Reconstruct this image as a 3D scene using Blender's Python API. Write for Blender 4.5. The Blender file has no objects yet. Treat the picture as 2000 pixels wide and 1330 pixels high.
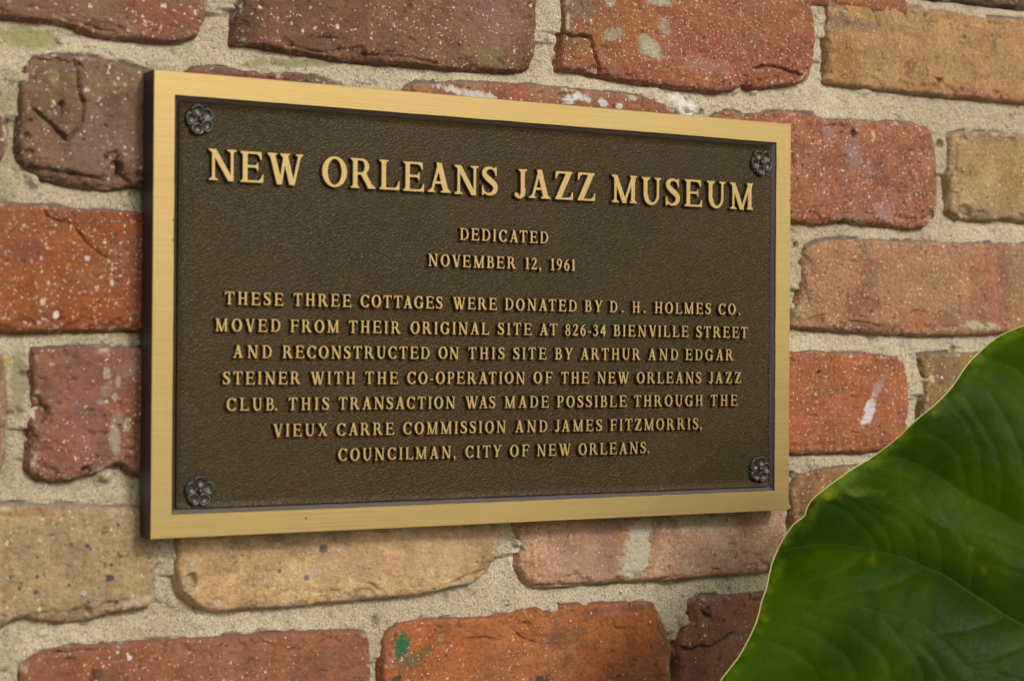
import bpy, bmesh, math, random
import numpy as np
from mathutils import Vector, Matrix, Euler
from mathutils.geometry import tessellate_polygon

scene = bpy.context.scene
R = math.radians
CAM_LOC=(-0.65676,-1.03804,-0.02538); CAM_PITCH=0.006421; CAM_YAW=0.568846; CAM_ROLL=0.006723; PLAQUE_W=0.44832
# ---------------------------------------------------------------- camera
def make_camera():
    cd = bpy.data.cameras.new('camera'); cam = bpy.data.objects.new('camera', cd)
    scene.collection.objects.link(cam); scene.camera = cam
    cd.sensor_width = 36; cd.lens = 72; cd.clip_start = .02; cd.clip_end = 200
    p, y, r = CAM_PITCH, CAM_YAW, CAM_ROLL
    d = Vector((math.sin(y)*math.cos(p), math.cos(y)*math.cos(p), math.sin(p)))
    rt = Vector((math.cos(y), -math.sin(y), 0)); up = rt.cross(d)
    r2 = rt*math.cos(r)+up*math.sin(r); u2 = up*math.cos(r)-rt*math.sin(r)
    m = Matrix((r2, u2, -d)).transposed().to_4x4(); m.translation = CAM_LOC
    cam.matrix_world = m
    cd.dof.use_dof = True; cd.dof.focus_distance = 1.27; cd.dof.aperture_fstop = 9.0
make_camera()

# ---------------------------------------------------------------- light
SUN_AZ, SUN_EL = R(14), R(33)          # azimuth from the wall's normal towards the right
sd = Vector((math.sin(SUN_AZ)*math.cos(SUN_EL), -math.cos(SUN_AZ)*math.cos(SUN_EL), math.sin(SUN_EL)))
world = bpy.data.worlds.new("World"); scene.world = world; world.use_nodes = True
nt = world.node_tree; nt.nodes.clear()
sky = nt.nodes.new('ShaderNodeTexSky'); sky.sky_type = 'NISHITA'; sky.sun_disc = False
sky.sun_elevation = SUN_EL; sky.sun_rotation = math.atan2(sd.x, sd.y)
sky.air_density = 1.2; sky.dust_density = 5; sky.ozone_density = .6
hs = nt.nodes.new('ShaderNodeHueSaturation'); hs.inputs['Saturation'].default_value = .22
bg = nt.nodes.new('ShaderNodeBackground'); bg.inputs['Strength'].default_value = .115
wo = nt.nodes.new('ShaderNodeOutputWorld')
nt.links.new(sky.outputs[0], hs.inputs['Color']); tint = nt.nodes.new('ShaderNodeMix'); tint.data_type = 'RGBA'; tint.blend_type = 'MULTIPLY'; tint.inputs[0].default_value = 1; tint.inputs[7].default_value = (1, .97, .91, 1)
nt.links.new(hs.outputs[0], tint.inputs[6]); nt.links.new(tint.outputs[2], bg.inputs['Color']); nt.links.new(bg.outputs[0], wo.inputs['Surface'])
sl = bpy.data.lights.new('sun', 'SUN'); sl.energy = 1.62; sl.angle = R(10); sl.color = (1, .945, .85)
so = bpy.data.objects.new('sun', sl); scene.collection.objects.link(so)
so.rotation_euler = sd.to_track_quat('Z', 'Y').to_euler(); so.location = (1, -3, 3)
scene.view_settings.view_transform = 'Standard'; scene.view_settings.look = 'None'
scene.view_settings.exposure = -.02; scene.view_settings.gamma = 1; scene.view_settings.use_curve_mapping = False

# ---------------------------------------------------------------- helpers
def srgb(c, k=1.0):
    return tuple((((v/255)/12.92 if v/255 <= .04045 else ((v/255+.055)/1.055)**2.4))*k for v in c)+(1,)
def link(o, parent=None):
    scene.collection.objects.link(o)
    if parent is not None: o.parent = parent
    return o
def tag(o, label=None, cat=None, group=None, kind=None):
    for k, v in (('label', label), ('category', cat), ('group', group), ('kind', kind)):
        if v: o[k] = v
    return o
def empty(name, loc=(0, 0, 0)):
    o = bpy.data.objects.new(name, None); o.location = loc; o.empty_display_size = .05; return link(o)
def mesh(name, V, Fc, mats=(), smooth=True, parent=None, loc=(0, 0, 0), mi=None):
    V = np.asarray(V, np.float32); me = bpy.data.meshes.new(name)
    Fc = np.asarray(Fc, np.int32) if isinstance(Fc, np.ndarray) else Fc
    if isinstance(Fc, np.ndarray):
        n, k = Fc.shape
        me.vertices.add(len(V)); me.vertices.foreach_set('co', V.ravel())
        me.loops.add(n*k); me.loops.foreach_set('vertex_index', Fc.ravel())
        me.polygons.add(n); me.polygons.foreach_set('loop_start', np.arange(0, n*k, k, dtype=np.int32))
        me.update(calc_edges=True)
    else:
        me.from_pydata(V.tolist(), [], Fc); me.update()
    me.polygons.foreach_set('use_smooth', np.full(len(me.polygons), smooth))
    for m in mats: me.materials.append(m)
    if mi is not None: me.polygons.foreach_set('material_index', np.asarray(mi, np.int32))
    me.update()
    o = bpy.data.objects.new(name, me); o.location = loc
    return link(o, parent)

def _hash(ix, iy, seed):
    h = (ix.astype(np.int64)*374761393+iy.astype(np.int64)*668265263+seed*1442695041) & 0xffffffff
    h = ((h ^ (h >> 13))*1274126177) & 0xffffffff
    return ((h ^ (h >> 16)) & 0xffff)/65535.
def vnoise(x, y, s, seed):
    x = x/s+seed*.37; y = y/s+seed*.71
    ix, iy = np.floor(x), np.floor(y); fx, fy = x-ix, y-iy
    fx = fx*fx*fx*(fx*(fx*6-15)+10); fy = fy*fy*fy*(fy*(fy*6-15)+10)
    a, b = _hash(ix, iy, seed), _hash(ix+1, iy, seed); c, d = _hash(ix, iy+1, seed), _hash(ix+1, iy+1, seed)
    return (a+(b-a)*fx)*(1-fy)+(c+(d-c)*fx)*fy
def fbm(x, y, s, seed, n=4, g=.5):
    r, a, t = 0, 1, 0
    for k in range(n):
        r = r+a*(vnoise(x, y, s/2**k, seed+17*k)*2-1); t += a; a *= g
    return r/t
def seg_dist(X, Y, pts):
    d = np.full(X.shape, 1e9)
    for (ax, ay), (bx, by) in zip(pts[:-1], pts[1:]):
        ex, ey = bx-ax, by-ay
        h = np.clip(((X-ax)*ex+(Y-ay)*ey)/(ex*ex+ey*ey+1e-9), 0, 1)
        d = np.minimum(d, np.hypot(X-ax-ex*h, Y-ay-ey*h))
    return d
def smooth01(t): t = np.clip(t, 0, 1); return t*t*(3-2*t)
def grid_faces(keep):
    # quads of the vertices flagged in a 2-D mask, with compact indices
    idx = np.full(keep.shape, -1, np.int64); idx[keep] = np.arange(keep.sum())
    q = keep[:-1, :-1] & keep[1:, :-1] & keep[:-1, 1:] & keep[1:, 1:]
    f = np.stack([idx[:-1, :-1][q], idx[:-1, 1:][q], idx[1:, 1:][q], idx[1:, :-1][q]], -1)
    return f.astype(np.int32)

# ---- node helper
class NB:
    def __init__(s, name):
        s.m = bpy.data.materials.new(name); s.m.use_nodes = True; s.t = s.m.node_tree; s.t.nodes.clear()
        s.out = s.n('ShaderNodeOutputMaterial'); s.b = s.n('ShaderNodeBsdfPrincipled'); s.l(s.b.outputs[0], s.out.inputs['Surface'])
    def n(s, t, **k):
        o = s.t.nodes.new(t)
        for a, b in k.items(): setattr(o, a, b)
        return o
    def l(s, a, b): s.t.links.new(a, b)
    def put(s, v, sock):
        if v is None: return
        if isinstance(v, bpy.types.NodeSocket): s.l(v, sock)
        else: sock.default_value = v
    def math(s, op, a, b=None, c=None, clamp=False):
        o = s.n('ShaderNodeMath', operation=op, use_clamp=clamp)
        for i, v in enumerate((a, b, c)): s.put(v, o.inputs[i])
        return o.outputs[0]
    def mix(s, f, a, b, mode='MIX'):
        o = s.n('ShaderNodeMix', data_type='RGBA', blend_type=mode)
        s.put(f, o.inputs[0]); s.put(a, o.inputs[6]); s.put(b, o.inputs[7]); return o.outputs[2]
    def noise(s, v, scale, detail=4, rough=.5, dist=0, color=False):
        o = s.n('ShaderNodeTexNoise'); s.put(v, o.inputs['Vector'])
        o.inputs['Scale'].default_value = scale; o.inputs['Detail'].default_value = detail
        o.inputs['Roughness'].default_value = rough; o.inputs['Distortion'].default_value = dist
        return o.outputs['Color' if color else 'Fac']
    def step(s, v, lo, hi, a=0., b=1.):
        o = s.n('ShaderNodeMapRange', interpolation_type='SMOOTHSTEP'); s.put(v, o.inputs[0])
        for i, x in zip((1, 2, 3, 4), (lo, hi, a, b)): s.put(x, o.inputs[i])
        return o.outputs[0]
    def scale(s, v, sc, loc=(0, 0, 0), rot=(0, 0, 0)):
        o = s.n('ShaderNodeMapping'); s.put(v, o.inputs[0]); o.inputs['Scale'].default_value = sc
        o.inputs['Location'].default_value = loc; o.inputs['Rotation'].default_value = rot; return o.outputs[0]
    def bump(s, h, dist, strength=1., nrm=None):
        o = s.n('ShaderNodeBump'); o.inputs['Strength'].default_value = strength; o.inputs['Distance'].default_value = dist
        s.put(h, o.inputs['Height'])
        if nrm is not None: s.l(nrm, o.inputs['Normal'])
        return o.outputs[0]

# ---------------------------------------------------------------- measured data
# outlines of the bricks on the wall plane, millimetres (x along the wall, z up)
BRICKS={
 'A1':[(-344.7,195.2),(-344.0,171.4),(-341.7,151.7),(-320.2,151.4),(-303.7,151.3),(-287.0,151.3),(-267.1,150.7),(-249.7,145.9),(-232.1,145.8),(-217.1,145.7),(-200.5,146.9),(-190.3,151.2),(-186.7,161.0),(-186.2,171.1),(-187.6,193.8),(-189.5,202.8),(-247.3,201.2)],
 'A2':[(-165.8,203.5),(-166.3,184.6),(-166.8,173.0),(-167.3,158.5),(-167.9,148.6),(-155.2,149.1),(-135.9,147.6),(-109.6,146.3),(-89.4,145.0),(-62.0,145.8),(-33.8,145.9),(-5.0,146.7),(17.1,147.9),(30.5,150.5),(33.1,161.1),(34.1,177.0),(33.6,192.8),(32.3,214.8),(-20.1,212.8),(-106.7,208.1)],
 'A3':[(56.6,218.7),(55.7,195.0),(54.7,172.5),(52.6,152.3),(66.4,152.1),(80.1,150.6),(109.9,148.8),(142.6,147.3),(176.1,146.9),(191.9,150.4),(199.6,153.7),(206.1,151.5),(219.2,153.1),(241.4,157.2),(254.8,162.1),(259.2,177.0),(260.1,189.2),(256.3,207.9),(253.4,224.9),(245.3,230.2),(175.5,226.9)],
 'A4':[(271.3,212.1),(270.9,195.3),(272.9,178.1),(273.0,160.7),(291.5,160.0),(319.7,160.1),(358.3,159.4),(408.1,160.1),(459.8,160.2),(508.1,161.0),(513.4,190.7),(512.0,221.0),(459.4,221.0),(407.7,218.7),(377.6,219.5),(338.4,220.0),(305.1,217.5),(281.8,215.9)],
 'Z5':[(357.5,264.4),(356.7,239.1),(360.7,227.3),(392.5,228.2),(417.8,228.5),(443.6,228.5),(475.2,228.9),(546.3,232.6),(591.9,236.2),(597.5,264.2),(595.0,283.5)],
 'B6':[(-367.9,137.4),(-368.9,113.8),(-367.3,77.2),(-343.7,67.5),(-319.5,68.0),(-305.8,71.5),(-300.9,78.5),(-298.8,88.9),(-299.7,97.0),(-302.7,101.7),(-309.1,129.3),(-320.0,134.2)],
 'B7':[(-284.0,130.5),(-290.1,124.0),(-292.0,114.4),(-291.6,99.4),(-292.3,84.4),(-291.4,75.8),(-284.9,70.7),(-277.2,66.2),(-260.6,63.5),(-243.2,62.7),(-227.8,65.4),(-216.5,66.5),(-209.9,71.1),(-209.2,98.0),(-210.3,122.0),(-217.0,128.5),(-231.9,131.8),(-243.8,133.6),(-261.2,133.8),(-275.5,133.2)],
 'B8':[(-199.7,127.1),(-201.0,98.5),(-199.8,67.3),(-135.2,67.1),(-73.4,67.7),(-72.0,103.9),(-76.3,121.7),(-96.0,128.6),(-109.4,131.8),(-117.7,133.8),(-126.0,135.5),(-135.8,135.0),(-148.7,133.1),(-161.4,133.5),(-170.9,134.2),(-183.4,134.4),(-193.3,132.1)],
 'B9':[(-57.7,131.5),(-58.9,104.7),(-57.9,67.2),(17.7,68.2),(139.0,69.8),(146.3,94.6),(146.9,124.5),(141.9,132.1),(134.4,134.9),(120.1,139.1),(94.0,140.1),(55.0,140.4),(17.2,140.0),(-10.4,139.8),(-37.3,137.4),(-41.6,135.2),(-49.7,135.8)],
 'B10':[(169.9,129.3),(167.1,105.8),(168.2,70.8),(193.8,65.2),(228.7,64.9),(264.6,64.6),(285.3,66.9),(306.2,66.3),(325.2,65.3),(346.8,65.1),(361.4,66.0),(369.7,72.5),(372.6,81.6),(373.0,103.3),(370.3,124.9),(364.3,135.3),(348.7,137.5),(310.4,137.5),(282.4,135.9),(266.4,135.9),(259.5,138.2),(241.5,138.0),(215.0,136.8),(201.9,133.5),(189.0,135.4),(176.2,133.8)],
 'B11':[(386.7,132.4),(384.3,114.8),(387.0,93.2),(386.1,77.9),(396.1,73.2),(421.5,72.8),(439.5,75.0),(460.5,73.6),(525.2,74.7),(564.3,78.6),(566.9,109.7),(563.9,138.6),(513.7,137.4),(460.0,137.1),(423.6,136.6),(398.2,135.3)],
 'C12':[(-347.5,52.0),(-348.5,17.6),(-346.9,-15.4),(-318.8,-15.3),(-302.3,-15.4),(-262.8,-14.4),(-230.7,-13.7),(-160.2,-12.6),(-153.9,-0.0),(-154.9,40.6),(-157.6,50.6),(-192.0,51.8),(-223.8,51.0),(-246.0,51.1),(-260.5,50.8),(-274.8,52.6),(-289.0,52.0),(-302.9,52.2),(-324.8,53.0)],
 'C12b':[(-139.9,49.9),(-141.3,17.7),(-139.4,-12.9),(-53.7,-12.5),(40.9,-12.4),(43.0,16.1),(41.2,47.8),(-18.7,49.6),(-88.6,50.2)],
 'C12c':[(59.5,47.8),(58.2,16.5),(60.0,-12.2),(135.6,-12.0),(222.7,-11.7),(225.6,13.6),(223.6,47.6),(176.8,47.4),(114.8,47.9)],
 'C13':[(264.7,52.5),(253.9,48.0),(249.4,41.6),(251.8,27.9),(250.5,14.1),(245.2,3.7),(242.2,-5.3),(253.8,-7.2),(274.3,-7.7),(302.1,-8.8),(330.5,-9.9),(359.5,-10.6),(389.2,-10.3),(424.7,-8.8),(461.0,-6.2),(493.0,-6.6),(520.2,-5.1),(524.5,19.7),(519.8,57.7),(487.2,58.9),(434.5,57.0),(383.7,56.4),(334.8,55.0),(287.7,55.1)],
 'D14z':[(-342.8,-27.2),(-343.1,-56.4),(-341.8,-90.8),(-318.1,-92.7),(-303.0,-91.8),(-299.0,-83.8),(-298.6,-56.8),(-300.0,-29.7),(-307.7,-25.4),(-324.1,-25.5)],
 'D14':[(-283.5,-25.3),(-284.3,-33.7),(-283.6,-46.0),(-284.1,-56.9),(-285.7,-65.6),(-284.0,-70.5),(-284.5,-78.7),(-285.5,-88.2),(-279.3,-93.5),(-269.3,-94.9),(-259.3,-94.1),(-255.0,-91.7),(-251.2,-92.6),(-244.8,-90.0),(-237.5,-86.9),(-231.6,-87.6),(-227.7,-91.6),(-221.1,-93.4),(-200.0,-94.5),(-198.6,-71.9),(-199.8,-40.6),(-202.1,-25.3),(-223.2,-23.7),(-245.4,-23.3),(-265.6,-23.8)],
 'D14b':[(-185.2,-26.3),(-186.1,-57.8),(-184.6,-93.5),(-104.2,-94.7),(-15.8,-93.3),(-14.3,-59.3),(-16.3,-27.2),(-88.0,-25.8)],
 'D14c':[(1.9,-27.1),(0.3,-59.5),(2.4,-93.1),(95.8,-92.7),(210.2,-91.9),(212.1,-61.4),(211.0,-26.4),(115.3,-25.3)],
 'D15':[(229.4,-23.3),(227.5,-58.1),(229.9,-90.9),(265.8,-91.3),(293.4,-91.2),(326.3,-90.8),(340.7,-86.8),(345.9,-75.1),(346.8,-59.0),(345.2,-41.2),(342.2,-29.7),(331.6,-25.1),(311.6,-23.5),(283.6,-23.6),(260.7,-22.0)],
 'D16':[(357.2,-23.9),(359.7,-34.0),(363.7,-43.0),(363.8,-53.8),(361.9,-66.3),(363.1,-87.9),(409.9,-90.3),(461.7,-90.5),(543.0,-90.5),(545.6,-56.7),(542.5,-26.0),(461.2,-22.6),(409.4,-22.2),(379.3,-22.4)],
 'E17':[(-370.9,-104.3),(-371.2,-134.3),(-369.1,-169.6),(-341.6,-172.8),(-317.4,-173.4),(-301.0,-171.8),(-292.7,-167.5),(-284.3,-166.9),(-270.1,-170.3),(-255.8,-170.9),(-241.2,-168.0),(-226.5,-166.6),(-217.5,-165.5),(-213.7,-160.4),(-213.8,-146.3),(-211.5,-133.7),(-210.7,-119.7),(-215.0,-111.6),(-232.9,-109.9),(-250.5,-108.7),(-267.8,-107.6),(-284.8,-106.2),(-301.5,-105.9),(-328.8,-105.5)],
 'E18':[(-199.8,-117.2),(-201.2,-134.2),(-200.8,-145.6),(-197.6,-158.5),(-190.8,-164.9),(-184.0,-168.1),(-176.2,-170.0),(-152.5,-170.3),(-120.2,-170.2),(-86.8,-169.3),(-66.3,-169.3),(-47.2,-168.6),(-27.8,-165.7),(-8.0,-163.7),(2.9,-157.5),(7.6,-148.3),(9.7,-132.9),(10.3,-117.3),(-10.2,-113.8),(-87.3,-114.0),(-153.0,-114.6)],
 'E19':[(22.9,-114.6),(21.6,-131.8),(26.1,-144.5),(25.8,-155.5),(30.8,-163.6),(36.5,-167.7),(51.7,-169.8),(76.8,-169.3),(108.4,-169.4),(126.6,-168.4),(136.8,-169.9),(153.3,-169.5),(187.0,-168.9),(217.3,-169.2),(232.7,-167.6),(235.7,-150.6),(234.6,-123.2),(230.0,-106.0),(178.0,-106.3),(96.0,-110.5),(49.3,-113.2)],
 'E20':[(244.3,-106.3),(241.7,-116.6),(242.7,-137.2),(244.7,-161.3),(266.4,-165.8),(360.7,-166.9),(494.2,-167.6),(497.2,-135.7),(492.7,-105.4),(410.0,-101.6),(336.0,-99.2),(307.5,-99.2),(265.9,-102.4)],
 'F20z':[(-388.1,-182.5),(-387.9,-210.9),(-386.3,-252.4),(-340.8,-260.1),(-307.1,-261.2),(-304.7,-223.8),(-306.3,-191.3),(-317.3,-185.7),(-354.7,-182.4)],
 'F21':[(-289.1,-192.1),(-289.6,-200.8),(-288.8,-225.2),(-285.8,-255.4),(-243.4,-255.8),(-167.7,-255.1),(-81.0,-254.9),(-78.2,-232.7),(-79.0,-217.7),(-79.1,-196.7),(-81.6,-188.4),(-90.1,-187.0),(-120.1,-185.6),(-152.4,-185.1),(-183.8,-185.0),(-214.4,-184.8),(-244.0,-184.4),(-261.4,-184.6),(-275.7,-186.3),(-284.1,-188.4)],
 'F22':[(-70.3,-194.3),(-70.2,-203.3),(-69.4,-218.5),(-68.6,-233.6),(-65.0,-252.0),(-16.3,-253.5),(58.1,-254.8),(133.4,-255.7),(137.4,-248.2),(138.1,-235.1),(138.5,-225.3),(139.6,-213.9),(135.8,-200.4),(131.2,-190.3),(126.7,-184.4),(112.5,-182.9),(96.5,-182.3),(76.9,-182.1),(57.5,-181.9),(51.8,-183.8),(44.2,-184.9),(38.5,-182.0),(19.7,-183.4),(1.3,-185.6),(-16.9,-184.5),(-34.7,-183.9),(-52.3,-184.9),(-61.0,-185.9),(-67.9,-190.0)],
 'F23':[(156.3,-183.6),(155.6,-191.8),(156.9,-198.5),(151.5,-203.1),(148.6,-209.5),(147.5,-222.7),(148.4,-236.0),(149.8,-254.2),(222.4,-255.5),(351.6,-257.6),(356.3,-227.6),(353.5,-182.6),(289.4,-182.7),(217.4,-182.8),(187.1,-182.0),(166.0,-181.8)],
}
CRACKS={
 'B7':[[(-260.9,136.1),(-261.5,129.1),(-260.8,122.3),(-259.6,112.7),(-257.5,108.7),(-258.0,99.0),(-260.9,93.3),(-266.6,87.9),(-273.8,93.8),(-282.3,100.9),(-287.7,105.2)],[(-270.8,109.1),(-269.9,105.1),(-270.1,99.0)],[(-246.2,75.6),(-242.7,81.9),(-238.9,82.9),(-237.4,76.6),(-234.4,69.8),(-229.6,64.4)],[(-289.1,72.4),(-275.0,71.2),(-260.7,69.2),(-247.6,67.7),(-244.7,73.4)]],
 'A3':[[(53.9,173.8),(61.6,172.2),(68.2,173.4),(74.1,172.7),(77.3,164.9),(80.1,157.1),(82.9,149.3)],[(206.0,164.0),(219.1,167.5),(232.4,166.1),(250.3,162.4)]],
 'A4':[[(312.6,220.4),(313.2,209.8),(315.6,204.7),(319.4,199.0)],[(368.0,171.6),(377.9,169.5),(382.9,163.7)]],
 'A2':[[(-137.5,151.0),(-126.1,149.0),(-109.6,147.8),(-96.2,151.6),(-92.9,155.2)],[(-119.6,154.0),(-113.0,156.7),(-106.3,157.0),(-100.3,155.7)],[(-89.4,149.2),(-75.8,149.4),(-58.5,149.7),(-33.9,147.5)]],
 'E18':[[(-143.6,-165.3),(-138.2,-161.3),(-130.1,-161.5),(-126.1,-164.0)],[(-109.7,-160.8),(-104.4,-162.9),(-99.0,-163.8)],[(-90.3,-158.0),(-85.2,-159.2),(-79.4,-160.4),(-72.6,-165.0)],[(-27.8,-163.5),(-15.3,-159.6),(1.1,-155.8)]],
 'F23':[[(145.4,-212.6),(155.8,-216.0),(164.1,-213.9),(172.5,-215.2),(178.9,-212.3),(183.9,-210.3),(192.5,-206.5)],[(163.9,-190.7),(166.9,-192.5),(172.4,-196.2),(173.7,-199.6)]],
 'F22':[[(93.9,-193.5),(95.9,-197.5),(105.4,-199.4)],[(-16.8,-197.4),(-5.9,-196.6),(10.6,-199.3)],[(19.8,-194.3),(27.3,-199.8),(38.6,-203.5)]],
 'C13':[[(251.6,-2.4),(260.6,1.1),(271.9,2.4)],[(288.1,-0.9),(306.8,-2.4),(321.0,-5.7)],[(344.8,4.6),(354.5,6.9),(363.3,4.9)]],
 'C12':[[(-280.5,51.0),(-277.6,45.6),(-269.1,43.2),(-264.8,47.5)],[(-263.3,42.1),(-254.6,31.4),(-245.8,26.1),(-239.9,23.5)]],
 'D14':[[(-282.5,-48.7),(-279.6,-54.2),(-275.3,-59.7),(-274.4,-63.0),(-278.1,-67.9)],[(-257.9,-92.5),(-253.6,-87.6),(-249.2,-86.3)]],
 'E19':[[(170.0,-165.0),(176.4,-164.4),(181.9,-166.3)],[(34.6,-167.6),(69.0,-168.8),(112.4,-169.9),(140.9,-168.2)]],
 'F21':[[(-252.6,-203.7),(-250.3,-197.0),(-249.1,-204.0)],[(-284.1,-186.2),(-267.1,-186.7),(-244.0,-186.7)]],
 'A1':[[(-272.8,153.2),(-265.7,151.6),(-258.5,151.2),(-246.8,148.9),(-235.1,148.3)]],
}
HOLLOWS={
 'B7':[(-239.7,73.7,4.5,5),(-270.5,106.4,2.2,3)],
 'B10':[(292.7,126.4,2.8,4)],
 'D14':[(-280.1,-60.2,4.9,4),(-255.0,-89.8,2.5,4)],
 'A2':[(-89.4,147.1,6.6,2.5),(-116.2,149.6,8.9,1.5)],
 'A4':[(375.4,169.3,2.5,3)],
 'D15':[(264.0,-36.9,1.4,3)],
 'C13':[(246.7,49.1,2.0,5),(265.1,-1.6,3.4,2)],
 'F23':[(170.2,-192.7,3.4,2.5)],
 'B11':[(401.1,77.4,5.8,3)],
 'F22':[(29.2,-194.9,5.1,1.2)],
 'E18':[(-192.8,-151.7,3.9,4)],
 'E17':[(-258.7,-168.5,6.9,2)],
}
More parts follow.
